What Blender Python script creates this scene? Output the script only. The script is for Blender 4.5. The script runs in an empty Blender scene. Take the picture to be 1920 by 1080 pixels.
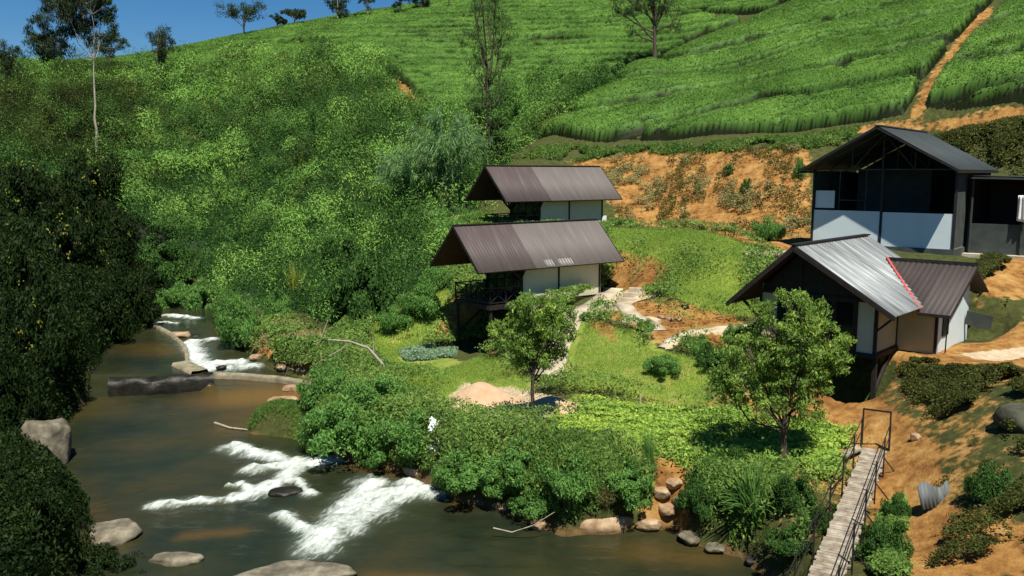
import bpy, math, random
import numpy as np
from math import radians, sin, cos, pi, sqrt
rng = np.random.default_rng(7); random.seed(7)
S = bpy.context.scene
COL = S.collection
# ------------------------------------------------------------ camera, sky, sun
CZ = 10.9; FPX = 1592.0; PITCH = math.atan(215/1592.0); cP, sP = cos(PITCH), sin(PITCH)
cam = bpy.data.objects.new('camera', bpy.data.cameras.new('camera')); COL.objects.link(cam)
cam.location = (0, 0, CZ); cam.rotation_euler = (pi/2-PITCH, 0, 0)
cam.data.sensor_width = 36; cam.data.lens = 36*FPX/1920; cam.data.clip_end = 3000; cam.data.clip_start = .2
S.camera = cam
SUN = np.array([.50, -2.0, 3.95]); SUN /= np.linalg.norm(SUN)      # towards the sun
w = bpy.data.worlds.new('World'); S.world = w; w.use_nodes = True
nt = w.node_tree; bg = nt.nodes['Background']; sk = nt.nodes.new('ShaderNodeTexSky'); sk.sky_type = 'NISHITA'
sk.sun_disc = False; sk.sun_elevation = math.asin(SUN[2]); sk.sun_rotation = math.atan2(SUN[0], SUN[1])
sk.altitude = 300; sk.air_density = 1.0; sk.dust_density = 0; sk.ozone_density = 6.0
hs_ = nt.nodes.new('ShaderNodeHueSaturation'); hs_.inputs['Saturation'].default_value = 1.3; nt.links.new(sk.outputs[0], hs_.inputs['Color']); nt.links.new(hs_.outputs[0], bg.inputs[0]); bg.inputs[1].default_value = .055
sd = bpy.data.lights.new('sun', 'SUN'); so = bpy.data.objects.new('sun', sd); COL.objects.link(so)
sd.energy = 5.0; sd.angle = radians(.5); sd.color = (1, .94, .82)
from mathutils import Vector
so.rotation_euler = Vector(SUN).to_track_quat('Z', 'Y').to_euler()
S.view_settings.view_transform = 'Standard'; S.view_settings.look = 'None'; S.view_settings.exposure = 0.58
S.view_settings.gamma = 1; S.view_settings.use_curve_mapping = False
try:
    S.cycles.max_bounces = 6; S.cycles.diffuse_bounces = 3; S.cycles.transmission_bounces = 4; S.cycles.transparent_max_bounces = 4
    S.cycles.use_denoising = True
except Exception: pass
# ------------------------------------------------------------ survey: photo direction -> place
def ray(px, py):
    u = (px-960)/FPX; v = (540-py)/FPX
    return np.array([u, cP+v*sP, -sP+v*cP])
def atD(px, py, D):
    r = ray(px, py); return np.array([0, 0, CZ])+r*D/r[1]
def atz(px, py, z):
    r = ray(px, py); return np.array([0, 0, CZ])+r*(z-CZ)/r[2]
# ------------------------------------------------------------ noise
def hsh(ix, iy, s=0):
    ix = ix.astype(np.int64); iy = iy.astype(np.int64)
    n = (ix*374761393+iy*668265263+s*974634777) & 0xffffffff
    n = ((n ^ (n >> 13))*1274126177) & 0xffffffff
    n = (n ^ (n >> 16)) & 0xffffffff
    return n/4294967295.0
def vn(x, y, s=0):
    x = np.asarray(x, float); y = np.asarray(y, float)
    ix = np.floor(x); iy = np.floor(y); fx = x-ix; fy = y-iy
    fx = fx*fx*(3-2*fx); fy = fy*fy*(3-2*fy)
    a = hsh(ix, iy, s); b = hsh(ix+1, iy, s); c = hsh(ix, iy+1, s); d = hsh(ix+1, iy+1, s)
    return a+(b-a)*fx+(c-a)*fy+(a-b-c+d)*fx*fy
def fbm(x, y, s=0, o=4):
    t = 0; a = .5
    for i in range(o): t = t+a*vn(x*2**i, y*2**i, s+i*17); a *= .5
    return t/(1-.5**o)
def worley(x, y, s=0):      # round bumps 1 at cell centre -> 0
    ix = np.floor(x); iy = np.floor(y); best = np.full(np.shape(x), 9.)
    for i in (-1, 0, 1):
        for j in (-1, 0, 1):
            cx = ix+i; cy = iy+j
            dx = cx+.15+.7*hsh(cx, cy, s)-x; dy = cy+.15+.7*hsh(cx, cy, s+5)-y
            best = np.minimum(best, (dx*dx+dy*dy)*(1+.8*hsh(cx, cy, s+9)))
    return np.sqrt(np.clip(1-best, 0, 1))
def sstep(a, b, x):
    t = np.clip((x-a)/(b-a), 0, 1); return t*t*(3-2*t)
# ------------------------------------------------------------ terrain height field
C = []
def zpts(z, *pts):
    for p in pts: C.append(atz(p[0], p[1], z))
def dpts(*pts):
    for p in pts: C.append(atD(*p))
zpts(1.3, (850, 655), (760, 645), (720, 700)); zpts(1.7, (950, 700), (870, 760), (1000, 740))
zpts(2.0, (1000, 790), (1100, 840), (1200, 855), (1530, 850), (1300, 790), (1450, 800), (1640, 850), (1080, 770))
zpts(1.7, (1580, 930), (1400, 900), (1250, 890), (900, 830))
zpts(1.6, (1700, 1000), (1650, 940)); zpts(2.2, (1900, 1060), (1780, 960), (2100, 1100)); zpts(2.7, (1750, 850)); zpts(3.2, (1880, 880), (2100, 950))
zpts(4.3, (1920, 745)); zpts(2.5, (1590, 760)); zpts(2.9, (1680, 780)); zpts(3.5, (1690, 710), (1660, 690)); zpts(3.9, (1800, 690), (1750, 658), (1850, 650)); zpts(4.1, (1900, 640), (2050, 660))
zpts(5.4, (1850, 565), (1900, 560)); zpts(6.8, (1830, 485), (1900, 475), (1720, 480), (2050, 480), (1560, 480))
zpts(7.0, (1500, 452), (1150, 426), (1250, 425), (1400, 445)); zpts(6.9, (1190, 445), (1300, 455)); zpts(6.6, (1400, 470)); zpts(5.8, (1300, 500)); zpts(4.7, (1250, 560), (1330, 550))
zpts(3.8, (1140, 555), (1200, 565), (1060, 560)); zpts(4.0, (1300, 600), (1390, 605)); zpts(3.6, (1250, 640), (1080, 602), (1320, 640)); zpts(3.0, (1180, 690), (1060, 655)); zpts(2.15, (1200, 760), (1030, 722), (1290, 755)); zpts(3.1, (1300, 690))
zpts(3.6, (1440, 700)); zpts(5.0, (1420, 540))
dpts((860, 412, 65), (950, 300, 80), (1100, 300, 76), (1300, 290, 71), (1500, 290, 65), (1300, 350, 66.5), (1450, 350, 62), (1150, 350, 70), (1450, 435, 57), (1700, 300, 62), (1900, 300, 57), (1900, 400, 51))
dpts((1010, 268, 82), (1250, 262, 76), (1500, 245, 70), (1690, 222, 65), (1900, 200, 60), (2100, 180, 58))
dpts((1300, 150, 90), (1300, 100, 97), (1500, 150, 81), (1500, 80, 92.7), (1500, 20, 105), (1700, 100, 78), (1700, 0, 98), (1900, 100, 70), (1900, 0, 88), (1200, 135, 92), (1100, 205, 86), (1400, 58, 104), (2100, 80, 68), (2100, -20, 86), (1700, -60, 120), (1900, -90, 115), (1600, -30, 120))
dpts((1230, 130, 112), (1330, 90, 122), (1120, 210, 98), (1230, 112, 125), (1300, 20, 150), (1000, 150, 122), (1000, 100, 140), (1000, 20, 172), (900, 205, 108), (930, 285, 88), (1000, 240, 96), (800, 180, 112), (700, 145, 124), (700, 42, 172), (500, 135, 132), (500, 68, 172), (300, 152, 142), (300, 106, 168), (150, 135, 150), (150, 124, 168), (0, 124, 165), (-300, 150, 165), (800, 27, 178), (1100, 8, 176), (1400, -25, 172), (850, 4, 205), (1000, -12, 225), (1200, -30, 225))
dpts((300, 180, 215), (0, 190, 215), (500, 150, 225), (-300, 200, 220), (700, 90, 225), (150, 180, 235), (1500, -70, 200), (1900, -130, 190))
dpts((600, 155, 118), (750, 205, 100), (600, 250, 92), (600, 350, 78), (650, 450, 67), (700, 570, 54), (400, 500, 71), (400, 400, 81), (400, 300, 95), (400, 200, 117), (200, 500, 66), (200, 400, 73), (200, 300, 84), (200, 210, 108), (0, 450, 60), (0, 300, 82), (-300, 350, 70), (-300, 600, 40))
dpts((800, 460, 61), (830, 350, 71), (850, 260, 87), (790, 570, 50), (780, 510, 56), (740, 390, 70), (0, 200, 120))
zpts(1.3, (620, 670), (560, 620), (470, 600), (640, 690)); zpts(1.6, (660, 790), (740, 820), (820, 860))
zpts(1.4, (60, 760), (0, 900), (120, 1040), (-100, 800), (200, 1090), (80, 650)); zpts(2.6, (-150, 900), (0, 700)); zpts(3.5, (-200, 700))
C.extend([np.array(q, float) for q in [(-14, 14, 3), (-25, 20, 5), (-40, 30, 8), (0, 10, 4), (14, 12, 3), (30, 14, 5), (45, 30, 7), (60, 40, 12), (80, 60, 20), (-60, 60, 14), (-60, 20, 14), (90, 110, 40), (-90, 110, 22), (-5, 0, 9), (5, 0, 9), (40, 0, 9), (-40, 0, 12), (90, 30, 20), (-110, 180, 28), (110, 180, 58), (60, 240, 50), (-110, 240, 18), (0, 260, 30)]])
C = np.array(C); print('controls', len(C))
def tps_fit(P, z, lam):
    n = len(P); d2 = ((P[:, None]-P[None])**2).sum(-1); K = d2*np.log(d2+1e-9)*.5
    A = np.zeros((n+3, n+3)); A[:n, :n] = K+lam*np.eye(n); A[:n, n] = 1; A[:n, n+1:] = P; A[n, :n] = 1; A[n+1:, :n] = P.T
    return np.linalg.solve(A, np.concatenate([z, np.zeros(3)]))
tw = tps_fit(C[:, :2]/50, C[:, 2], .0004)
def tps(x, y):
    sh = np.shape(x); X = np.ravel(x)/50; Y = np.ravel(y)/50; out = np.empty(len(X)); P = C[:, :2]/50
    for i in range(0, len(X), 20000):
        d2 = (X[i:i+20000, None]-P[:, 0])**2+(Y[i:i+20000, None]-P[:, 1])**2
        out[i:i+20000] = (d2*np.log(d2+1e-9)*.5)@tw[:-3]+tw[-3]+tw[-2]*X[i:i+20000]+tw[-1]*Y[i:i+20000]
    return out.reshape(sh)
def axis(parts):
    a = [parts[0][0]]
    for (x0, x1, st) in parts:
        n = max(1, int(round((x1-x0)/st))); a += list(np.linspace(x0, x1, n+1)[1:])
    return np.array(a)
AX = axis([(-600, -130, 40), (-130, -40, 2), (-40, -26, .6), (-26, 30, .25), (30, 50, .6), (50, 130, 2), (130, 600, 40)])
AY = axis([(-60, 0, 5), (0, 18, 1), (18, 56, .25), (56, 90, .6), (90, 240, 1.5), (240, 900, 40)])
GX, GY = np.meshgrid(AX, AY)
GZ = tps(np.clip(GX, -110, 110), np.clip(GY, 0, 245))
def samp(F, x, y):
    x = np.asarray(x, float); y = np.asarray(y, float)
    i = np.clip(np.searchsorted(AX, x)-1, 0, len(AX)-2); j = np.clip(np.searchsorted(AY, y)-1, 0, len(AY)-2)
    u = np.clip((x-AX[i])/(AX[i+1]-AX[i]), 0, 1); v = np.clip((y-AY[j])/(AY[j+1]-AY[j]), 0, 1)
    return F[j, i]*(1-u)*(1-v)+F[j, i+1]*u*(1-v)+F[j+1, i]*(1-u)*v+F[j+1, i+1]*u*v
def sdist(P, x, y):        # signed distance to polygon, negative inside
    P = np.asarray(P, float)[:, :2]; x = np.asarray(x, float); y = np.asarray(y, float)
    d = np.full(x.shape, 1e9); ins = np.zeros(x.shape, bool)
    for k in range(len(P)):
        a = P[k]; b = P[(k+1) % len(P)]; e = b-a
        t = np.clip(((x-a[0])*e[0]+(y-a[1])*e[1])/(e@e+1e-9), 0, 1)
        d = np.minimum(d, (x-a[0]-t*e[0])**2+(y-a[1]-t*e[1])**2)
        c = ((a[1] > y) != (b[1] > y)) & (x < (b[0]-a[0])*(y-a[1])/(b[1]-a[1]+1e-12)+a[0]); ins ^= c
    d = np.sqrt(d); return np.where(ins, -d, d)
def ldist(P, x, y):        # distance to a polyline
    P = np.asarray(P, float)[:, :2]; d = np.full(np.shape(x), 1e9)
    for k in range(len(P)-1):
        a = P[k]; e = P[k+1]-a; t = np.clip(((x-a[0])*e[0]+(y-a[1])*e[1])/(e@e+1e-9), 0, 1)
        d = np.minimum(d, (x-a[0]-t*e[0])**2+(y-a[1]-t*e[1])**2)
    return np.sqrt(d)
# river outline
ZP = .9
RV = [atz(*p) for p in [(1500, 1110, 0), (1440, 1072, 0), (1400, 1042, 0), (1310, 1015, 0), (1270, 985, 0), (1180, 990, 0), (1060, 1000, 0), (950, 955, 0), (850, 932, 0), (790, 893, 0), (700, 872, 0), (600, 852, 0), (575, 832, 0), (470, 815, 0), (480, 800, 0), (560, 800, 0), (570, 770, 0), (590, 720, 0), (520, 690, .3), (480, 660, .6), (420, 625, .8), (405, 600, ZP), (400, 582, ZP)]]
far = atz(300, 582, ZP); far2 = atz(330, 566, ZP)
RV += [np.array([-27, 69.5, ZP]), np.array([-36, 71, 1]), np.array([-36, 67, 1]), np.array([-29, 64, ZP]), np.array([-25.5, 60, ZP])]
RV += [atz(*p) for p in [(280, 618, ZP), (215, 640, ZP), (185, 665, ZP), (165, 700, ZP), (150, 740, .4), (110, 800, 0), (105, 870, 0), (150, 930, 0), (170, 990, 0), (140, 1080, 0), (120, 1180, 0)]]
RV += [np.array([-9, 12, 0]), np.array([0, 11, 0]), np.array([5, 12, 0])]
RV = np.array(RV)
WX = atz(345, 688, ZP); WE = atz(585, 718, .15)
UP = [atz(*p) for p in [(205, 704, ZP), (400, 703, ZP), (345, 690, ZP), (352, 645, ZP), (290, 612, ZP)]]   # upper pool limits
UP = np.array(UP+[np.array([-40, 62, 1]), np.array([-40, 40, 1])])
UPC = atz(395, 700, ZP)
def wlevel(x, y):
    u = sdist(UP, x, y); a = 1-sstep(-.15, .25, u)
    # right-hand channel slides down towards the weir beam
    dch = sstep(46, 57, y)*.8+.12
    low = np.where(y > 44.0, dch, .12*sstep(28, 33, y))
    low = np.where(y > 57, ZP, low)
    return np.maximum(a*ZP, low)
sr = sdist(RV, GX, GY)
wl = wlevel(GX, GY)
bank = sstep(-.75, .75, sr+(fbm(GX*.8, GY*.8, 3)-.5)*.7)
bed = wl-.75+.3*fbm(GX*.5, GY*.5, 8)
near = sstep(1.2, 4.5, sr)
GZb = np.maximum(GZ, wl+.25)                                  # land never dips under the river
GZ = np.where(sr < 6, bed*(1-bank)+GZb*bank, np.where(GY < 90, np.maximum(GZ, .6), GZ))
# level pads under the buildings, sloping off around them
def local(R, yaw, x, y):
    dx = x-R[0]; dy = y-R[1]; a = dx*sin(yaw)+dy*cos(yaw); b = dx*cos(yaw)-dy*sin(yaw); return b, a
def pad(R, yaw, x0, x1, y0, y1, z, soft):
    global GZ
    b, a = local(R, yaw, GX, GY)
    d = np.sqrt(np.maximum(0, np.maximum(x0-b, b-x1))**2+np.maximum(0, np.maximum(y0-a, a-y1))**2)
    m = 1-sstep(0, soft, d); GZ = GZ*(1-m)+z*m
C2 = (-3.16, 45.73); C1 = (-1.8, 57.66); YC = .923
BR = (18.77, 44.4); YB = .697; H3 = (11.17, 33.59); Y3 = .75
pad(C2, YC, -2, 2.2, 4.9, 10, 3.68, 1.8); pad(C2, YC, -1.6, 2.3, -.5, 3.6, 1.0, 1.3)
pad(C1, YC, -2.5, 3, 1, 10, 6.95, 2.2); pad(BR, YB, -4.2, 9, 1.0, 11, 6.55, 1.3)
pad(H3, Y3, -1.5, 5.4, 3.4, 8.2, 3.82, 1.2); pad(H3, Y3, -3.4, 3.2, -.9, 1.9, 1.25, 1.0)
GZ0 = GZ.copy()
GZ += (fbm(GX*.35, GY*.35, 21)-.5)*.35*sstep(1, 3, sr)*(1+sstep(60, 100, GY)*1)+(fbm(GX*1.6, GY*1.6, 22)-.5)*.12
def Hh(x, y): return samp(GZ, x, y)
def G(px, py, d0=17.):
    r = ray(px, py); r = r/r[1]; D = np.arange(d0, 240, .15)
    z = CZ+r[2]*D; h = Hh(r[0]*D, D); k = np.argmax(z < h)
    if z[k] >= h[k]: k = 600
    return np.array([r[0]*D[k], D[k], h[k]])
def GP(*pts): return np.array([G(*p) for p in pts])
# ------------------------------------------------------------ mesh helpers
def npmesh(name, V, F, mat=None, smooth=False, attrs=None, tris=False):
    V = np.asarray(V, np.float32); F = np.asarray(F, np.int32); k = F.shape[1]
    m = bpy.data.meshes.new(name); m.vertices.add(len(V)); m.vertices.foreach_set('co', V.ravel())
    m.loops.add(F.size); m.loops.foreach_set('vertex_index', F.ravel())
    m.polygons.add(len(F)); m.polygons.foreach_set('loop_start', np.arange(0, F.size, k, dtype=np.int32))
    try: m.polygons.foreach_set('loop_total', np.full(len(F), k, dtype=np.int32))
    except Exception: pass
    if smooth: m.polygons.foreach_set('use_smooth', np.ones(len(F), bool))
    for a, v in (attrs or {}).items():
        at = m.attributes.new(a, 'FLOAT', 'POINT'); at.data.foreach_set('value', np.asarray(v, np.float32).ravel())
    m.update(calc_edges=True); m.validate()
    if mat: m.materials.append(mat)
    return m
def link(name, mesh, parent=None, loc=None, **kw):
    o = bpy.data.objects.new(name, mesh); COL.objects.link(o)
    if parent is not None: o.parent = parent
    if loc is not None: o.location = loc
    for k, v in kw.items(): o[k] = v
    return o
def thing(name, label, cat, loc=(0, 0, 0), rz=0, group=None, scale=1):
    o = bpy.data.objects.new(name, None); COL.objects.link(o); o.location = loc; o.rotation_euler = (0, 0, rz); o.scale = (scale,)*3
    o.empty_display_size = .2
    o['label'] = label; o['category'] = cat
    if group: o['group'] = group
    return o
class MB:
    def __init__(s): s.v = []; s.f = []
    def box(s, x0, x1, y0, y1, z0, z1):
        n = len(s.v); s.v += [(x0, y0, z0), (x1, y0, z0), (x1, y1, z0), (x0, y1, z0), (x0, y0, z1), (x1, y0, z1), (x1, y1, z1), (x0, y1, z1)]
        s.f += [tuple(n+i for i in q) for q in ((0, 3, 2, 1), (4, 5, 6, 7), (0, 1, 5, 4), (1, 2, 6, 5), (2, 3, 7, 6), (3, 0, 4, 7))]; return s
    def bar(s, a, b, w=.06, h=None, n=4):          # square or round bar between two points
        a = np.array(a, float); b = np.array(b, float); d = b-a; d /= np.linalg.norm(d)+1e-9
        u = np.cross(d, (0, 0, 1.)); u = u/np.linalg.norm(u) if np.linalg.norm(u) > 1e-3 else np.array([1., 0, 0]); v = np.cross(u, d)
        h = h or w; k = len(s.v); ph = pi/4 if n == 4 else 0; q = sqrt(2)/2 if n == 4 else .5
        for p in (a, b):
            for i in range(n):
                t = ph+2*pi*i/n; s.v.append(tuple(p+u*cos(t)*w*q+v*sin(t)*h*q))
        for i in range(n): s.f.append((k+i, k+(i+1) % n, k+n+(i+1) % n, k+n+i))
        s.f.append(tuple(k+i for i in range(n))[::-1]); s.f.append(tuple(k+n+i for i in range(n))); return s
    def poly(s, pts, t):                            # flat polygon given a thickness vector
        t = np.array(t, float); k = len(s.v); n = len(pts)
        s.v += [tuple(p) for p in pts]+[tuple(np.array(p)+t) for p in pts]
        s.f.append(tuple(range(k, k+n))[::-1]); s.f.append(tuple(range(k+n, k+2*n)))
        for i in range(n): s.f.append((k+i, k+(i+1) % n, k+n+(i+1) % n, k+n+i))
        return s
    def build(s, name, mat, parent=None, smooth=False, bevel=0, **kw):
        m = bpy.data.meshes.new(name); m.from_pydata([tuple(map(float, p)) for p in s.v], [], s.f); m.materials.append(mat)
        if smooth:
            for p in m.polygons: p.use_smooth = True
        import bmesh
        b = bmesh.new(); b.from_mesh(m); bmesh.ops.recalc_face_normals(b, faces=b.faces); b.to_mesh(m); b.free()
        o = link(name, m, parent, **kw)
        if bevel:
            md = o.modifiers.new('b', 'BEVEL'); md.width = bevel; md.segments = 2
        return o
def tube(pts, rad, n=6):
    pts = np.asarray(pts, float); N = len(pts); V = []; F = []
    tng = np.gradient(pts, axis=0); tng /= np.linalg.norm(tng, axis=1)[:, None]+1e-9
    ref = np.array([.3, .9, .2]); ref /= np.linalg.norm(ref)
    for i in range(N):
        u = np.cross(tng[i], ref); nu = np.linalg.norm(u); u = u/nu if nu > 1e-3 else np.array([1., 0, 0]); v = np.cross(tng[i], u)
        t = 2*pi*np.arange(n)/n; V.append(pts[i]+rad[i]*(np.cos(t)[:, None]*u+np.sin(t)[:, None]*v))
    for i in range(N-1):
        for k in range(n): F.append((i*n+k, i*n+(k+1) % n, (i+1)*n+(k+1) % n, (i+1)*n+k))
    return np.concatenate(V), np.array(F)
def join(parts):
    V = []; F = []; k = 0
    for v, f in parts: V.append(v); F.append(f+k); k += len(v)
    return np.concatenate(V), np.concatenate(F)
def leaves(P, N, size, rnd=.8, asp=.45, droop=0., r=rng, long=None):
    """diamond leaves at P, roughly facing N; returns V,F,tint"""
    n = len(P); N = N+r.normal(0, rnd, (n, 3)); N /= np.linalg.norm(N, axis=1)[:, None]+1e-9
    d = long if long is not None else r.normal(0, 1, (n, 3))
    d = d-(d*N).sum(1)[:, None]*N; d /= np.linalg.norm(d, axis=1)[:, None]+1e-9; d[:, 2] -= droop
    u = np.cross(N, d); u /= np.linalg.norm(u, axis=1)[:, None]+1e-9
    s = (size*r.uniform(.65, 1.35, n))[:, None] if np.isscalar(size) else (size*r.uniform(.7, 1.3, n))[:, None]
    V = np.empty((n, 4, 3)); V[:, 0] = P-d*s*.5; V[:, 1] = P+u*s*asp*.5+N*s*.06; V[:, 2] = P+d*s*.5-N*s*.1; V[:, 3] = P-u*s*asp*.5+N*s*.06
    F = np.arange(n*4).reshape(n, 4); t = np.repeat(r.random(n), 4)
    return V.reshape(-1, 3), F, t
# ------------------------------------------------------------ materials
def nodemat(name):
    m = bpy.data.materials.new(name); m.use_nodes = True; t = m.node_tree; t.nodes.clear()
    return m, t, (lambda k, **kw: _n(t, k, **kw))
def _n(t, k, **kw):
    n = t.nodes.new('ShaderNode'+k)
    for a, v in kw.items():
        if a.startswith('i_'):
            n.inputs[int(a[2:]) if a[2:].isdigit() else a[2:].replace('_', ' ')].default_value = v
        else: setattr(n, a, v)
    return n
def c4(c): return (c[0], c[1], c[2], 1)
def ramp(t, fac, stops):
    r = t.nodes.new('ShaderNodeValToRGB'); e = r.color_ramp.elements
    while len(e) < len(stops): e.new(.5)
    for i, (p, c) in enumerate(stops): e[i].position = p; e[i].color = c4(c) if not np.isscalar(c) else (c, c, c, 1)
    t.links.new(fac, r.inputs[0]); return r.outputs[0]
def mix(t, f, a, b, mode='MIX'):
    m = t.nodes.new('ShaderNodeMix'); m.data_type = 'RGBA'; m.blend_type = mode
    for s, v in ((m.inputs[0], f), (m.inputs[6], a), (m.inputs[7], b)):
        if hasattr(v, 'links'): t.links.new(v, s)
        elif s == m.inputs[0]: s.default_value = v
        else: s.default_value = c4(v)
    return m.outputs[2]
def mth(t, op, a, b=0., c=None, clamp=False):
    m = t.nodes.new('ShaderNodeMath'); m.operation = op; m.use_clamp = clamp
    for s, v in zip(m.inputs, (a, b) if c is None else (a, b, c)):
        if hasattr(v, 'links'): t.links.new(v, s)
        else: s.default_value = v
    return m.outputs[0]
def noise(t, scale, detail=4, coord='Object', rough=.6, vec=None, stretch=None):
    tc = t.nodes.new('ShaderNodeTexCoord'); n = t.nodes.new('ShaderNodeTexNoise'); n.inputs['Scale'].default_value = scale; n.inputs['Detail'].default_value = detail; n.inputs['Roughness'].default_value = rough
    o = vec or tc.outputs[coord]
    if stretch:
        if len(stretch) > 3:
            m0 = t.nodes.new('ShaderNodeMapping'); m0.inputs['Rotation'].default_value = (0, 0, stretch[3]); t.links.new(o, m0.inputs[0]); o = m0.outputs[0]
        mp = t.nodes.new('ShaderNodeMapping'); mp.inputs['Scale'].default_value = stretch[:3]
        t.links.new(o, mp.inputs[0]); o = mp.outputs[0]
    t.links.new(o, n.inputs['Vector']); return n.outputs[0]
def attr(t, name):
    a = t.nodes.new('ShaderNodeAttribute'); a.attribute_name = name; return a.outputs['Fac']
def leafmat(name, cols, sc=.8, trans=.35, gloss=.02, rough=.55):
    cols = [(r_, g_, max(b_, .19*g_)) if g_ > r_*1.15 else (r_, g_, b_) for r_, g_, b_ in cols]
    m, t, n = nodemat(name)
    ti = attr(t, 'tint'); no = noise(t, sc, 3)
    f = mth(t, 'ADD', mth(t, 'MULTIPLY', ti, .55), mth(t, 'MULTIPLY', no, .8)); f = mth(t, 'SUBTRACT', f, .2)
    k = len(cols); col = ramp(t, f, [(i/(k-1)*.75+.12, c) for i, c in enumerate(cols)])
    d = n('BsdfDiffuse'); tr = n('BsdfTranslucent'); g = n('BsdfGlossy', i_Roughness=rough)
    t.links.new(col, d.inputs[0]); 
    tc = mix(t, .5, col, tuple(min(1, c*1.5) for c in cols[-1]))
    t.links.new(tc, tr.inputs[0])
    ms = n('MixShader'); ms.inputs[0].default_value = trans; t.links.new(d.outputs[0], ms.inputs[1]); t.links.new(tr.outputs[0], ms.inputs[2])
    m2 = n('MixShader'); m2.inputs[0].default_value = gloss; g.inputs[0].default_value = (.35, .4, .3, 1); t.links.new(ms.outputs[0], m2.inputs[1]); t.links.new(g.outputs[0], m2.inputs[2])
    o = n('OutputMaterial'); t.links.new(m2.outputs[0], o.inputs[0]); return m
def bsdf(name, stops, sc=3, detail=5, rough=.8, metal=0, bump=0, bsc=None, stretch=None, spec=.3, coord='Object'):
    m, t, n = nodemat(name); b = n('BsdfPrincipled'); o = n('OutputMaterial'); t.links.new(b.outputs[0], o.inputs[0])
    f = noise(t, sc, detail, stretch=stretch, coord=coord); col = ramp(t, f, stops if len(stops) > 1 else [(0, stops[0][1]), (1, stops[0][1])])
    t.links.new(col, b.inputs['Base Color']); b.inputs['Roughness'].default_value = rough; b.inputs['Metallic'].default_value = metal
    b.inputs['Specular IOR Level'].default_value = spec
    if bump:
        bp = n('Bump'); bp.inputs['Strength'].default_value = bump; bp.inputs['Distance'].default_value = .05
        t.links.new(noise(t, bsc or sc*4, 6), bp.inputs['Height']); t.links.new(bp.outputs[0], b.inputs['Normal'])
    return m
M = {}
M['thick'] = leafmat('thicket leaves', [(.02, .05, .012), (.05, .12, .026), (.09, .19, .038), (.17, .29, .06)], .12, .15)
M['bush'] = leafmat('riverside shrub leaves', [(.04, .09, .022), (.085, .19, .042), (.14, .30, .065), (.24, .43, .11)], .7)
M['bushd'] = leafmat('dark green shrub leaves', [(.012, .032, .008), (.030, .075, .016), (.055, .13, .026), (.11, .21, .045)], .7, .18)
M['weedd'] = leafmat('thin grey-green leaves', [(.03, .07, .02), (.07, .14, .035), (.12, .20, .06)], .5)
M['dark2'] = leafmat('dull shade-darkened scrub', [(.008, .012, .004), (.018, .028, .007), (.035, .05, .012), (.06, .075, .02)], .3)  # darkness of the upper left slope is put into the leaf colour
M['dark'] = leafmat('shade-darkened shrub leaves', [(.005, .010, .003), (.010, .022, .005), (.018, .036, .008), (.03, .055, .012)], .5, .2)  # left-bank gloom is put into the leaf colour; gully tree shares it
M['feather'] = leafmat('bamboo leaves', [(.08, .16, .06), (.14, .26, .09), (.20, .36, .13), (.30, .46, .19)], .6)
M['citrus'] = leafmat('glossy citrus leaves', [(.025, .06, .009), (.07, .15, .016), (.20, .32, .032), (.46, .58, .08)], 1.6, .38, .03)
M['euca'] = leafmat('eucalyptus leaves', [(.012, .022, .010), (.025, .045, .016), (.045, .07, .03), (.07, .10, .045)], .5, .25)
M['grass'] = leafmat('short grass blades', [(.13, .22, .03), (.22, .35, .045), (.30, .43, .06), (.42, .50, .10)], .35)
M['crop'] = leafmat('vegetable leaves', [(.14, .26, .03), (.26, .42, .045), (.38, .53, .06), (.54, .62, .11)], .5)
M['weed'] = leafmat('weed leaves', [(.05, .11, .03), (.10, .20, .04), (.17, .29, .06), (.30, .36, .10)], .4)
M['dry'] = leafmat('dry grass', [(.20, .17, .07), (.28, .25, .10), (.35, .30, .14), (.25, .30, .10)], .6)
M['yellow'] = leafmat('yellow-green shoots', [(.15, .22, .03), (.25, .32, .04), (.38, .42, .06), (.5, .5, .1)], .8)
M['bark'] = bsdf('brown bark', [(.3, (.05, .035, .025)), (.7, (.12, .09, .06))], 12, bump=.5)
M['pbark'] = bsdf('pale bark', [(.3, (.22, .19, .14)), (.7, (.42, .38, .30))], 6, bump=.3, stretch=(1, 1, .3))
M['rock'] = bsdf('river rock', [(.3, (.05, .045, .03)), (.5, (.13, .115, .08)), (.7, (.26, .23, .165))], 2.2, 10, rough=.75, bump=.7, bsc=5)
M['rockg'] = bsdf('grey-green boulder', [(.3, (.025, .028, .018)), (.7, (.10, .10, .065))], 2, 8, rough=.85, bump=.7, bsc=5)
M['rocko'] = bsdf('ochre rock', [(.3, (.16, .10, .055)), (.5, (.31, .21, .12)), (.7, (.46, .35, .23))], 2, 8, rough=.75, bump=.6, bsc=6)
M['rockd'] = bsdf('wet dark rock', [(.3, (.005, .005, .003)), (.7, (.022, .020, .014))], 2.5, 8, rough=.5, bump=.8, bsc=4)
M['conc'] = bsdf('weathered concrete', [(.25, (.26, .21, .14)), (.55, (.45, .39, .29)), (.8, (.58, .53, .43))], 1.8, 7, rough=.9, bump=.3, bsc=9)
M['wconc'] = bsdf('algae-stained concrete', [(.25, (.10, .09, .05)), (.55, (.24, .21, .14)), (.8, (.38, .34, .25))], 2.2, 8, rough=.9, bump=.4, bsc=9)
M['sand'] = bsdf('builders sand', [(.3, (.40, .26, .155)), (.7, (.50, .355, .225))], 2.5, 6, rough=.95, bump=.4, bsc=14)
M['cream'] = bsdf('cream panel', [(.3, (.50, .50, .34)), (.7, (.58, .57, .42))], .8, 3, rough=.6)
M['cream2'] = bsdf('yellow cream panel', [(.3, (.42, .38, .20)), (.7, (.52, .47, .28))], .8, 3, rough=.6)
M['white'] = bsdf('white sheet panel', [(.3, (.52, .62, .64)), (.7, (.62, .70, .71))], .7, 3, rough=.45)
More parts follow.
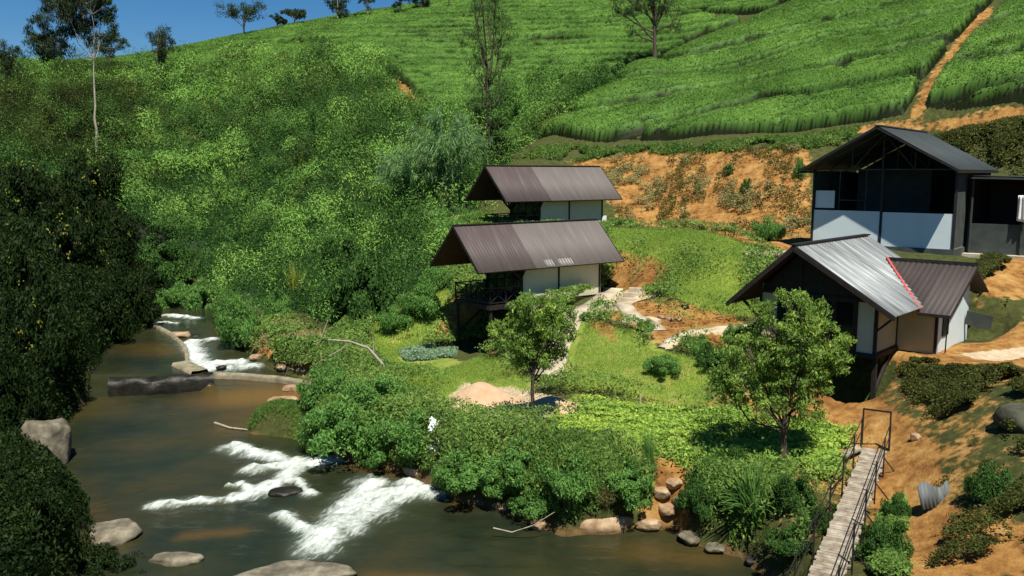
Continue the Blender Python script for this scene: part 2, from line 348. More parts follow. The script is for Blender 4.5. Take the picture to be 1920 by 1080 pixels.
M['steel'] = bsdf('dark painted steel', [(.3, (.012, .011, .011)), (.7, (.03, .026, .025))], 6, 3, rough=.5)
M['black'] = bsdf('dark timber', [(.3, (.012, .009, .008)), (.7, (.03, .022, .018))], 5, 4, rough=.7)
M['soffit'] = bsdf('red-brown soffit', [(.3, (.05, .022, .014)), (.7, (.085, .04, .025))], 3, 4, rough=.8)
M['maroon'] = bsdf('maroon roof sheet', [(.25, (.070, .053, .049)), (.55, (.092, .072, .067)), (.8, (.14, .12, .112))], 1.3, 6, rough=.5, stretch=(.35, 3, .35), spec=.4)
M['greyroof'] = bsdf('faded grey-brown roof sheet', [(.25, (.12, .105, .097)), (.6, (.15, .132, .12)), (.85, (.20, .18, .165))], 1.1, 6, rough=.5, stretch=(.35, 3, .35), spec=.4)
M['charroof'] = bsdf('charcoal roof sheet', [(.25, (.035, .042, .042)), (.75, (.06, .07, .07))], 1.1, 5, rough=.5, stretch=(.3, 3, .3))
M['brownroof'] = bsdf('brown roof sheet', [(.25, (.060, .048, .043)), (.75, (.085, .070, .064))], 1.1, 5, rough=.55, stretch=(3, .3, .3))
M['silver'] = bsdf('bare metal roof sheet', [(.3, (.14, .15, .15)), (.5, (.28, .30, .30)), (.7, (.48, .51, .50))], 1.5, 5, rough=.42, metal=.2, stretch=(.3, 4, .3))
M['patch'] = bsdf('worn roof metal', [(.3, (.16, .15, .14)), (.7, (.32, .31, .29))], 5, 5, rough=.5, stretch=(.4, 4, .4))
M['red'] = bsdf('red flashing', [(.3, (.35, .05, .05)), (.7, (.5, .10, .09))], 4, 3, rough=.6)
M['net'] = bsdf('grey green netting', [(.3, (.035, .045, .042)), (.7, (.06, .075, .07))], 2, 3, rough=.9)
M['wood'] = bsdf('weathered planks', [(.3, (.13, .10, .07)), (.5, (.27, .23, .17)), (.7, (.44, .39, .31))], 3, 6, rough=.85, bump=.3)
M['foam'] = bsdf('white spill', [(0, (.7, .75, .75)), (1, (.85, .88, .88))], 5, 3)
M['blue'] = bsdf('blue plastic', [(0, (.12, .22, .28)), (1, (.2, .32, .36))], 5, 3)
M['cloth'] = bsdf('white cloth', [(0, (.6, .6, .58)), (1, (.75, .75, .73))], 5, 3)
M['bluesheet'] = bsdf('grey-blue metal sheet', [(.3, (.05, .055, .055)), (.7, (.15, .17, .175))], 3, 5, stretch=(4, 4, .4))
def glassmat():
    m, t, n = nodemat('dark glass'); b = n('BsdfPrincipled'); o = n('OutputMaterial'); t.links.new(b.outputs[0], o.inputs[0])
    b.inputs['Base Color'].default_value = (.008, .010, .010, 1); b.inputs['Roughness'].default_value = .08; return m
M['glass'] = glassmat()
# ground material
def groundmat():
    m, t, n = nodemat('ground'); b = n('BsdfPrincipled'); o = n('OutputMaterial'); t.links.new(b.outputs[0], o.inputs[0])
    n1 = noise(t, .9, 7); n2 = noise(t, 3.5, 6); n3 = noise(t, .25, 4)
    base = ramp(t, n2, [(.3, (.018, .028, .008)), (.6, (.045, .07, .018)), (.8, (.09, .08, .03))])
    lawn = ramp(t, n1, [(.3, (.12, .19, .03)), (.5, (.19, .27, .04)), (.7, (.30, .28, .08))])
    soil = ramp(t, mth(t, 'ADD', mth(t, 'MULTIPLY', n1, .6), mth(t, 'MULTIPLY', n2, .4)), [(.36, (.10, .048, .016)), (.45, (.22, .10, .026)), (.54, (.33, .175, .050)), (.68, (.44, .29, .11))])
    pale = ramp(t, n2, [(.3, (.42, .32, .19)), (.7, (.60, .50, .36))])
    bedc = ramp(t, n2, [(.3, (.06, .04, .018)), (.7, (.16, .10, .045))])
    def mask(a, k=.9):
        x = mth(t, 'ADD', attr(t, a), mth(t, 'MULTIPLY', mth(t, 'SUBTRACT', mth(t, 'ADD', mth(t, 'MULTIPLY', n1, .5), mth(t, 'MULTIPLY', n2, .5)), .5), k*2))
        mr = n('MapRange', clamp=True); mr.interpolation_type = 'SMOOTHSTEP'; mr.inputs[1].default_value = .38; mr.inputs[2].default_value = .62
        t.links.new(x, mr.inputs[0]); return mr.outputs[0]
    c = mix(t, mask('lawn'), base, lawn); c = mix(t, mask('soil'), c, soil); c = mix(t, mask('pale', .6), c, pale); c = mix(t, mask('bed', .3), c, bedc)
    c = mix(t, mth(t, 'MULTIPLY', n3, .35), c, mix(t, .5, c, (.25, .14, .05)))
    t.links.new(c, b.inputs['Base Color']); b.inputs['Roughness'].default_value = .95; b.inputs['Specular IOR Level'].default_value = .15
    bp = n('Bump', i_Strength=.8, i_Distance=.12); t.links.new(noise(t, 5, 8, rough=.7), bp.inputs['Height']); t.links.new(bp.outputs[0], b.inputs['Normal'])
    return m
M['ground'] = groundmat()
# ------------------------------------------------------------ regions (world polygons)
def region(polys, soft=1.0, val=1., x=None, y=None):
    x = GX if x is None else x; y = GY if y is None else y; out = np.zeros(np.shape(x))
    for P in polys: out = np.maximum(out, val*(1-sstep(-soft*.5, soft*.5, sdist(P, x, y))))
    return out
def PL(*pts): return GP(*pts)[:, :2]
R_BANK = PL((1060, 300), (1200, 282), (1520, 275), (1530, 440), (1420, 462), (1330, 442), (1250, 425), (1165, 418), (1120, 350))
R_FALLOW = PL((960, 300), (1010, 275), (1250, 272), (1500, 258), (1640, 235), (1640, 262), (1500, 285), (1180, 292), (1060, 305))
R_SOIL = [R_BANK*1.0]
SOILP = [R_BANK,
    PL((1520, 262), (1640, 232), (1930, 200), (1930, 235), (1700, 250), (1600, 262)),
    PL((1150, 480), (1230, 480), (1260, 520), (1200, 560), (1140, 545)),
    PL((1230, 560), (1380, 590), (1400, 640), (1250, 650), (1180, 610), (1130, 590)),
    PL((820, 640), (850, 560), (950, 600), (930, 665), (840, 668)),
    PL((1100, 600), (1150, 610), (1160, 650), (1110, 620)),
    PL((1660, 650), (1940, 600), (1960, 680), (1940, 720), (1640, 705), (1600, 690)),
    PL((1480, 740), (1640, 690), (1680, 760), (1780, 850), (1760, 950), (1640, 1000), (1610, 870), (1540, 790)),
    PL((1840, 480), (1940, 480), (1940, 560), (1830, 590)),
    PL((1230, 860), (1290, 870), (1290, 990), (1190, 985), (1215, 930)),
    PL((1480, 900), (1530, 880), (1560, 920), (1480, 970)),
    PL((1660, 930), (1940, 1000), (1940, 1090), (1660, 1090)),
    PL((1540, 440), (1480, 430), (1420, 470), (1500, 480)),
    PL((500, 640), (600, 650), (640, 700), (580, 720), (480, 670)),
    PL((742, 148), (780, 148), (800, 205), (770, 212), (745, 190)),
    PL((1700, 226), (1728, 226), (1746, 172), (1784, 110), (1824, 62), (1860, 25), (1858, 8), (1834, 28), (1790, 78), (1750, 133), (1716, 192)),
    PL((330, 99), (600, 81), (900, 73), (1100, 77), (1100, 81), (900, 78), (600, 87), (330, 104)), PL((1255, 37), (1340, 28), (1475, 26), (1475, 30), (1340, 33), (1260, 42))]
LAWNP = [PL((690, 640), (830, 630), (950, 680), (1000, 720), (960, 800), (830, 770), (740, 720)),
    PL((960, 790), (1080, 740), (1350, 760), (1610, 800), (1600, 880), (1450, 900), (1240, 880), (1100, 850)),
    PL((1130, 430), (1250, 425), (1420, 470), (1400, 520), (1420, 590), (1290, 610), (1250, 540), (1150, 470)),
    PL((1060, 600), (1230, 650), (1340, 690), (1350, 770), (1060, 730), (1050, 650)),
    PL((650, 420), (900, 400), (900, 425), (780, 450)), PL((700, 600), (850, 540), (830, 640), (700, 650)),
    PL((430, 640), (520, 600), (600, 640), (560, 680))]
PALEP = [PL((1085, 580), (1150, 548), (1230, 552), (1170, 585), (1100, 590)), PL((1170, 592), (1240, 598), (1240, 620), (1215, 628)),
    PL((1390, 470), (1480, 470), (1470, 478), (1400, 480)), PL((1790, 660), (1930, 650), (1930, 672), (1830, 675)),
    PL((835, 745), (870, 715), (960, 725), (1090, 770), (1000, 800), (900, 780)), PL((1240, 650), (1300, 620), (1370, 612), (1370, 620), (1300, 632), (1250, 660))]
soil = region(SOILP, 1.6)*.95; lawn = region(LAWNP, 1.6)*.95; pale = region(PALEP, .7)*.9
soil = np.maximum(soil, .46*region([PL((1240, 760), (1600, 700), (1930, 600), (1930, 1090), (1640, 1090))], 3)); soil = np.maximum(soil, .62*region([PL((1925, 470), (2500, 480), (2700, 1090), (1925, 1090))], 2)); lawn *= 1-.55*soil
soil[region([R_BANK], .5) > .5] *= .75
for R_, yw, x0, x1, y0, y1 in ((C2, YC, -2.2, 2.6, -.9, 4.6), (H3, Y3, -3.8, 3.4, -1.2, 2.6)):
    b_, a_ = local(R_, yw, GX, GY); pit_shade = (b_ > x0) & (b_ < x1) & (a_ > y0) & (a_ < y1); soil[pit_shade] = 0; lawn[pit_shade] = 0  # earth below deck and stilt house coloured dark in place of shade
bedm = 1-sstep(-.5, .15, sdist(RV, GX, GY))
ny, nx = GX.shape
idx = np.arange(ny*nx).reshape(ny, nx); F = np.stack([idx[:-1, :-1], idx[:-1, 1:], idx[1:, 1:], idx[1:, :-1]], -1).reshape(-1, 4)
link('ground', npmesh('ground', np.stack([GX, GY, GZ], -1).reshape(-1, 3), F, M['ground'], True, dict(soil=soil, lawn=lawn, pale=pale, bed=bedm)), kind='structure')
# ------------------------------------------------------------ water
def watermat():
    m, t, n = nodemat('river water'); b = n('BsdfPrincipled'); o = n('OutputMaterial'); t.links.new(b.outputs[0], o.inputs[0])
    fo = attr(t, 'foam'); go = attr(t, 'gold')
    st = noise(t, 1.3, 8, rough=.7, stretch=(.45, 1.8, 1, -1.1)); st2 = noise(t, 6, 6, rough=.75, stretch=(.45, 1.6, 1, -1.1)); n3 = noise(t, .22, 4)
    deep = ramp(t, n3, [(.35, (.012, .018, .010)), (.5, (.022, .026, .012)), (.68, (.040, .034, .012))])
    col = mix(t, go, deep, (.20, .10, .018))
    x = mth(t, 'ADD', mth(t, 'SUBTRACT', mth(t, 'MULTIPLY', fo, 1.3), .30), mth(t, 'MULTIPLY', mth(t, 'SUBTRACT', mth(t, 'ADD', mth(t, 'MULTIPLY', st, .5), mth(t, 'MULTIPLY', st2, .5)), .5), 5.0))
    mr = n('MapRange', clamp=True); mr.inputs[1].default_value = .05; mr.inputs[2].default_value = 1.35; t.links.new(x, mr.inputs[0])
    col = mix(t, mth(t, 'MULTIPLY', mth(t, 'MULTIPLY', fo, 1.6, clamp=True), .75), col, (.10, .125, .095))
    fm = mth(t, 'MULTIPLY', mr.outputs[0], mth(t, 'MULTIPLY', fo, 5, clamp=True), clamp=True)
    sp = mth(t, 'MULTIPLY', mth(t, 'GREATER_THAN', st2, .735), .0)
    col = mix(t, fm, col, (.66, .72, .68)); t.links.new(col, b.inputs['Base Color'])
    t.links.new(mth(t, 'ADD', mth(t, 'MULTIPLY', fm, .7), .07), b.inputs['Roughness']); b.inputs['IOR'].default_value = 1.33; b.inputs['Specular IOR Level'].default_value = .27
    bp = n('Bump', i_Strength=.5, i_Distance=.08)
    h = mth(t, 'ADD', noise(t, 2.6, 5, rough=.6, stretch=(.9, 1.5, 1, -.3)), mth(t, 'MULTIPLY', mth(t, 'ADD', st2, st), mth(t, 'MULTIPLY', fo, 2)))
    t.links.new(h, bp.inputs['Height']); t.links.new(bp.outputs[0], b.inputs['Normal']); return m
M['water'] = watermat()
wx = axis([(-46, -24, .6), (-24, 14, .11)]); wy = axis([(10, 21, .5), (21, 37, .085), (37, 66, .16), (66, 88, .8)])
X, Y = np.meshgrid(wx, wy); sw = sdist(RV, X, Y); zw = wlevel(X, Y)
def W0(px, py, z=.05): return atz(px, py, z)[:2]
FOAM = [([(440, 842), (500, 858), (570, 870), (660, 862), (675, 860)], .5), ([(560, 875), (520, 905), (470, 925), (440, 932)], .38), ([(440, 935), (380, 938), (300, 945)], .30), ([(480, 880), (540, 872), (620, 866)], .40), ([(520, 905), (560, 900), (580, 925)], .22),
    ([(812, 920), (760, 925), (700, 935), (650, 965), (610, 1000), (598, 1020)], .62), ([(700, 905), (680, 930), (640, 960)], .55), ([(530, 965), (560, 985), (600, 1005)], .30), ([(760, 905), (800, 915), (815, 922)], .4), ([(720, 925), (690, 955), (660, 985)], .6),
    ([(450, 905), (470, 920)], .22), ([(425, 912), (440, 912)], .1)]
foam = np.zeros(X.shape)
for P, wd in FOAM:
    d = ldist([W0(*p) for p in P], X, Y); foam = np.maximum(foam, np.exp(-(d/(wd*1.05*(.6+.8*vn(X*1.3, Y*1.3, 33))))**2))
for P, wd, z in [([(355, 650), (372, 676), (400, 686), (470, 680)], .75, .35), ([(352, 640), (400, 636)], .35, .6), ([(385, 675), (450, 672)], .6, .4), ([(318, 592), (365, 597)], .5, ZP), ([(300, 605), (330, 607)], .2, ZP)]:
    d = ldist([W0(*p, z) for p in P], X, Y); foam = np.maximum(foam, np.exp(-(d/(wd*.95))**2))
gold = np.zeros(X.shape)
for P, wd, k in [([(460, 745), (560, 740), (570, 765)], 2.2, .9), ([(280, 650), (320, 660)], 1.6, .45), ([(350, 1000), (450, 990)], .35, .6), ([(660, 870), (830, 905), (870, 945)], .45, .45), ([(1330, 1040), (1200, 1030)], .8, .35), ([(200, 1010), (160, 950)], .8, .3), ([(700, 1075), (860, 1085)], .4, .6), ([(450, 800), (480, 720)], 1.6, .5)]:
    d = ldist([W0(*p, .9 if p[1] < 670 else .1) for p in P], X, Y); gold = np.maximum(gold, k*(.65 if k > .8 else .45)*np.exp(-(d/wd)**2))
flow = sstep(37, 30, Y)
zw = zw+(fbm(X*1.1+Y*.5, Y*2.2, 31)-.5)*(.03+.14*flow*.6)+foam*(fbm(X*2.2, Y*3.2, 37)*.45-.12)
zw -= sstep(.6, 1.2, sw)*.3
wi = np.arange(X.size).reshape(X.shape); F = np.stack([wi[:-1, :-1], wi[:-1, 1:], wi[1:, 1:], wi[1:, :-1]], -1).reshape(-1, 4)
keep = (sw.ravel()[F] < 1.1).any(1); F = F[keep]
used = np.zeros(X.size, bool); used[F] = True; rm = np.cumsum(used)-1
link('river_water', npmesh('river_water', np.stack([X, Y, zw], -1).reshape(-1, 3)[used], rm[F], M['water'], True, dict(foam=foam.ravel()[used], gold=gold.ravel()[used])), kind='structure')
# ------------------------------------------------------------ buildings
def corr(mat, name, x0, z0, x1, z1, y0, y1, pitch=.2, amp=.014, parent=None, th=.03, clip=None, **kw):
    """corrugated sheet running down the slope from (x0,z0) to (x1,z1), ribs repeated along y"""
    n = max(4, int((y1-y0)/pitch*6)); ys = np.linspace(y0, y1, n+1); ph = (ys-y0)/pitch*2*pi
    wv = amp*np.clip(np.cos(ph)*1.6, -1, 1)
    nx, nz = -(z1-z0), (x1-x0); L = sqrt(nx*nx+nz*nz); nx /= L; nz /= L
    if nz < 0: nx, nz = -nx, -nz
    V = []
    for (dt) in (0, -th):
        for k, (xx, zz) in enumerate(((x0, z0), (x1, z1))):
            for i, yy in enumerate(ys):
                px, pz = xx, zz
                if clip:
                    px, pz = clip(k, yy, xx, zz)
                V.append((px+nx*(wv[i]+dt), yy, pz+nz*(wv[i]+dt)))
    V = np.array(V); m = n+1; F = []
    for i in range(n):
        F.append((i, i+1, m+i+1, m+i)); F.append((2*m+i, 3*m+i, 3*m+i+1, 2*m+i+1))
        F.append((m+i, m+i+1, 3*m+i+1, 3*m+i)); F.append((i, 2*m+i, 2*m+i+1, i+1))
    F.append((0, m, 3*m, 2*m)); F.append((n, 2*m+n, 3*m+n, m+n))
    return link(name, npmesh(name, V, np.array(F), mat, True), parent, **kw)
def cottage(loc, label, fz):
    t = thing('cottage', label, 'cottage', (loc[0], loc[1], fz), -YC, 'steep-roofed cottages on the terrace')
    zr = 4.3; ze = 1.95; w = 2.4; L = 10.45; wx_ = 1.65; zw_ = 2.62
    for s in (1, -1):
        r = corr(M['maroon'], 'roof_sheet', .02*s, zr, w*s, ze, 0, 3.85, .2, .006, t, label='maroon roof sheets over the deck')
        corr(M['greyroof'], 'roof_sheet', .02*s, zr-.004, w*s, ze-.004, 3.85, L, .2, .006, t, label='faded grey-brown roof sheets')
        MB().poly([(.03*s, .03, zr-.06), (w*s*.985, .03, ze-.02), (w*s*.985, L-.03, ze-.02), (.03*s, L-.03, zr-.06)], (0, 0, -.05)).build('soffit', M['soffit'], t)
    MB().bar((0, -.03, zr+.02), (0, L+.03, zr+.02), .22, .05).build('ridge_cap', M['steel'], t)
    for yy in (-.02, L+.02):
        for s in (1, -1): MB().bar((0, yy, zr-.07), (w*s, yy, ze-.05), .04, .14).build('bargeboard', M['black'], t)
    # long walls (cream panels between dark posts), gable walls, doors
    y0, y1 = 3.4, 9.2
    for s in (1, -1):
        for k, (a, c) in enumerate(((y0, 6.05), (6.05, y1))):
            b = MB().box(min(wx_*s, (wx_-.06)*s), max(wx_*s, (wx_-.06)*s), a+.05, c-.05, 0, zw_); b.build('wall_panel', M['cream'], t)
        for yy in (y0, 6.05, y1):
            MB().box(wx_*s-.05, wx_*s+.05, yy-.05, yy+.05, -.1, zw_).build('post', M['black'], t)
    MB().poly([(-wx_, y1+.05, 0), (wx_, y1+.05, 0), (wx_, y1+.05, zw_), (0, y1+.05, zr-.15), (-wx_, y1+.05, zw_)], (0, .06, 0)).build('gable_wall', M['cream'], t)
    MB().poly([(-wx_, y0, 2.3), (wx_, y0, 2.3), (wx_, y0, zw_), (0, y0, zr-.15), (-wx_, y0, zw_)], (0, .06, 0)).build('gable_wall', M['black'], t)
    d = MB()
    for k in range(4):
        x = -1.55+k*.79; d.box(x, x+.07, y0-.03, y0+.04, 0, 2.3)
    d.box(-1.62, 1.62, y0-.04, y0+.05, 2.2, 2.3); d.box(-1.62, 1.62, y0-.03, y0+.04, 0, .12)
    dd = d.build('door_frame', M['steel'], t); MB().box(-1.55, 1.55, y0, y0+.02, .1, 2.2).build('glass', M['glass'], dd)
    # platform, stilts, deck rail
    MB().box(-1.75, 1.75, 1.15, y1+.12, -.22, 0).build('floor', M['black'], t)
    MB().box(-1.8, 1.8, y0+.4, y1+.17, -.7, -.22).build('plinth', M['conc'], t)
    for s in (1, -1):
        MB().bar((1.6*s, 1.3, -.2), (1.6*s, 1.3, -3.3), .14).build('stilt', M['black'], t)
        MB().bar((1.6*s, 1.3, -1.9), (1.6*s, 3.6, -.25), .1).build('brace', M['black'], t)
        MB().bar((1.65*s, 3.35, 1.35), (2.15*s, 3.35, 2.1), .09).build('brace', M['black'], t)
        MB().bar((1.65*s, y0, 1.2), (1.65*s, 2.1, 2.45), .10).build('brace', M['black'], t)
    MB().bar((-1.65, 2.1, 2.5), (1.65, 2.1, 2.5), .12).build('tie_beam', M['black'], t)
    MB().bar((0, .1, zr-.5), (0, L-.1, zr-.5), .1).build('roof_beam', M['soffit'], t)
    r = MB(); Z = .95
    def rail(a, b_):
        a = np.array(a); b_ = np.array(b_)
        r.bar((*a, Z), (*b_, Z), .06); r.bar((*a, .15), (*b_, .15), .045)
        n = max(1, int(round(np.linalg.norm(b_-a)/1.1)))
        for i in range(n+1):
            p = a+(b_-a)*i/n; r.bar((*p, 0), (*p, Z), .06)
            if i < n:
                q = a+(b_-a)*(i+1)/n; r.bar((*p, .15), (*q, Z), .035); r.bar((*p, Z), (*q, .15), .035)
    rail((-1.68, 1.22), (1.68, 1.22)); rail((-1.68, 1.22), (-1.68, 3.3)); rail((1.68, 1.22), (1.68, 3.3))
    r.build('railing', M['steel'], t)
    return t
c2 = cottage(C2, 'nearer cottage with maroon and grey-brown roof and cross-braced deck railing, just behind the small tree', 3.81)
for (a, b_) in ((4.6, 5.2), (5.6, 6.6)):
    x0, x1 = 2.02, 2.37
    corr(M['patch'], 'roof_patch', x0, 4.3-2.35/2.4*x0+.006, x1, 4.3-2.35/2.4*x1+.006, a, b_, .2, .012, c2, .01, label='pale bare-metal patch at the eave')
c1 = cottage(C1, 'farther cottage with maroon and grey-brown roof, higher up the terrace behind the other', 7.11)
# deck chair / table on the near deck
t = thing('deck_table', 'small dark table on the railed deck of the nearer cottage', 'table', (C2[0]+.603*.6+.797*2.3, C2[1]-.797*.6+.603*2.3, 3.81), -YC)
MB().box(-.35, .35, -.3, .3, .68, .72).build('tabletop', M['black'], t)
for sx in (-.3, .3):
    for sy in (-.25, .25): MB().bar((sx, sy, 0), (sx, sy, .68), .05).build('leg', M['steel'], t)
o = MB().box(-.16, .16, -.12, .12, 0, .85).build('water_filter_box', M['cloth'], bevel=.03)
o.location = (C1[0]+.603*1.75+.797*9.35, C1[1]-.797*1.75+.603*9.35, 7.0); o['label'] = 'narrow white box against the far cottage corner'; o['category'] = 'box'

# barn
def barn():
    fz = 7.05; t = thing('open_barn', 'big charcoal-roofed open building with white half-height front panels, up the slope', 'barn', (BR[0], BR[1], fz), -YB)
    zr, ze, w, L, wy, hw = 6.27, 4.03, 3.97, 9.3, 1.4, 3.62
    for s in (1, -1):
        corr(M['charroof'], 'roof_sheet', .02*s, zr, w*s, ze, 0, L, .3, .02, t)
    MB().bar((0, -.03, zr+.03), (0, L+.03, zr+.03), .3, .06).build('ridge_cap', M['charroof'], t)
    b = MB()
    for s in (1, -1): b.bar((0, 0, zr-.09), (w*s, 0, ze-.07), .04, .1)
    b.build('bargeboard', M['steel'], t)
    b = MB()
    for s in (1, -1): b.bar((w*s, -.02, ze-.1), (w*s, L, ze-.1), .1, .12)
    b.build('gutter', M['steel'], t)
    tr = MB()
    for yy in (wy, wy+2.6, wy+5.2, L-.3):
        tr.bar((-hw, yy, 4.05), (hw, yy, 4.05), .07)
        for s in (1, -1):
            tr.bar((0, yy, zr-.2), (hw*s, yy, 4.15), .07); tr.bar((1.6*s, yy, 4.05), (1.6*s, yy, 5.25), .04); tr.bar((0, yy, 5.9), (1.6*s, yy, 4.05), .04)
        tr.bar((0, yy, 4.05), (0, yy, zr-.2), .05)
    tr.build('roof_truss', M['net'], t)
    for x in (-hw, .05, hw): MB().box(x-.06, x+.06, wy-.06, wy+.06, -.4, 4.05).build('post', M['steel'], t)
    for x in (-hw, hw):
        for yy in (wy+2.6, wy+5.2, L-.3): MB().box(x-.05, x+.05, yy-.05, yy+.05, -.4, 4.05).build('post', M['steel'], t)
    MB().box(-hw+.07, -.02, wy-.02, wy+.02, 0, 1.83).build('front_panel', M['white'], t, label='white sheet panel below the opening, left of the post')
    MB().box(.12, hw-.07, wy-.02, wy+.02, 0, 1.80).build('front_panel', M['white'], t, label='white sheet panel below the opening, right of the post')
    MB().box(-hw+.1, -hw+1.15, wy+.03, wy+.06, 1.95, 2.9).build('notice_board', M['white'], t, label='small pale board in the upper left corner')
    MB().box(-hw-.1, hw+.1, wy-.12, L, -.52, -.005).build('plinth', M['net'], t)
    MB().box(-hw, hw, wy+.1, L-.1, -.002, .01).build('floor', M['conc'], t)
    # netted left bay of the front and side walls
    MB().box(hw-.03, hw-.01, wy+.1, L-.3, 0, 3.9).build('side_wall', M['net'], t)
    MB().box(-hw+.01, -hw+.03, wy+.1, L-.3, 0, 3.9).build('side_wall', M['net'], t)
    MB().box(-hw, hw, L-.32, L-.28, 0, 4.0).build('back_wall', M['net'], t)
    MB().poly([(-hw, L-.3, 4.), (hw, L-.3, 4.), (0, L-.3, zr-.1)], (0, .03, 0)).build('gable_wall', M['net'], t)
    MB().box(-hw+1.2, 1.55, wy+3.6, wy+3.64, 0, 4.0).build('partition', M['net'], t)
    fr = MB()
    for x in (-hw+1.4, -hw+2.8): fr.bar((x, wy+.05, 1.83), (x, wy+.05, 4.0), .04)
    fr.bar((-hw+1.4, wy+.05, 2.4), (-hw+2.8, wy+.05, 2.4), .04); fr.build('window_frame', M['net'], t)
    return t
barn()
t = thing('lean_to_shed', 'dark flat-roofed shed joined to the right side of the barn', 'shed', (BR[0], BR[1], 7.05), -YB)
corr(M['charroof'], 'roof_sheet', 3.8, 3.72, 9.5, 3.6, 3.2, 8.5, .3, .02, t)
MB().bar((3.8, 3.2, 3.62), (9.5, 3.2, 3.5), .06, .08).build('fascia', M['net'], t)
MB().box(3.8, 9.5, 3.6, 3.68, -.3, 1.25).build('half_wall', M['net'], t)
MB().box(3.8, 9.5, 8.2, 8.28, -.3, 3.6).build('back_wall', M['black'], t); MB().box(9.4, 9.5, 3.6, 8.2, -.3, 3.55).build('side_wall', M['black'], t)
MB().box(3.78, 3.86, 3.6, 8.2, -.3, 3.6).build('side_wall', M['black'], t)
for x in (3.95, 6.3, 9.3): MB().bar((x, 3.5, -.4), (x, 3.5, 3.6), .07).build('post', M['net'], t)
MB().box(3.7, 9.6, 3.0, 8.5, -.5, -.3).build('floor_slab', M['conc'], t)
# white cloth hanging in the shed
n = 14; V = []; 
for j in range(9):
    for i in range(n):
        u = i/(n-1); wv = .06*sin(u*14+j*.3); V.append((u*.55*(.6+.4*j/8), wv, -j*.16-.1*u*(j/8)))
F = [(j*n+i, j*n+i+1, (j+1)*n+i+1, (j+1)*n+i) for j in range(8) for i in range(n-1)]
mm = npmesh('hanging_cloth', V, F, M['cloth'], True); o = link('hanging_cloth', mm)
sld = o.modifiers.new('s', 'SOLIDIFY'); sld.thickness = .01
lx, ly = 6.05, 3.3; o.location = (BR[0]+lx*cos(YB)+ly*sin(YB), BR[1]-lx*sin(YB)+ly*cos(YB), 7.05+2.75); o.rotation_euler = (0, 0, -YB)
o['label'] = 'white cloth hanging in the dark opening of the flat-roofed shed'; o['category'] = 'cloth'

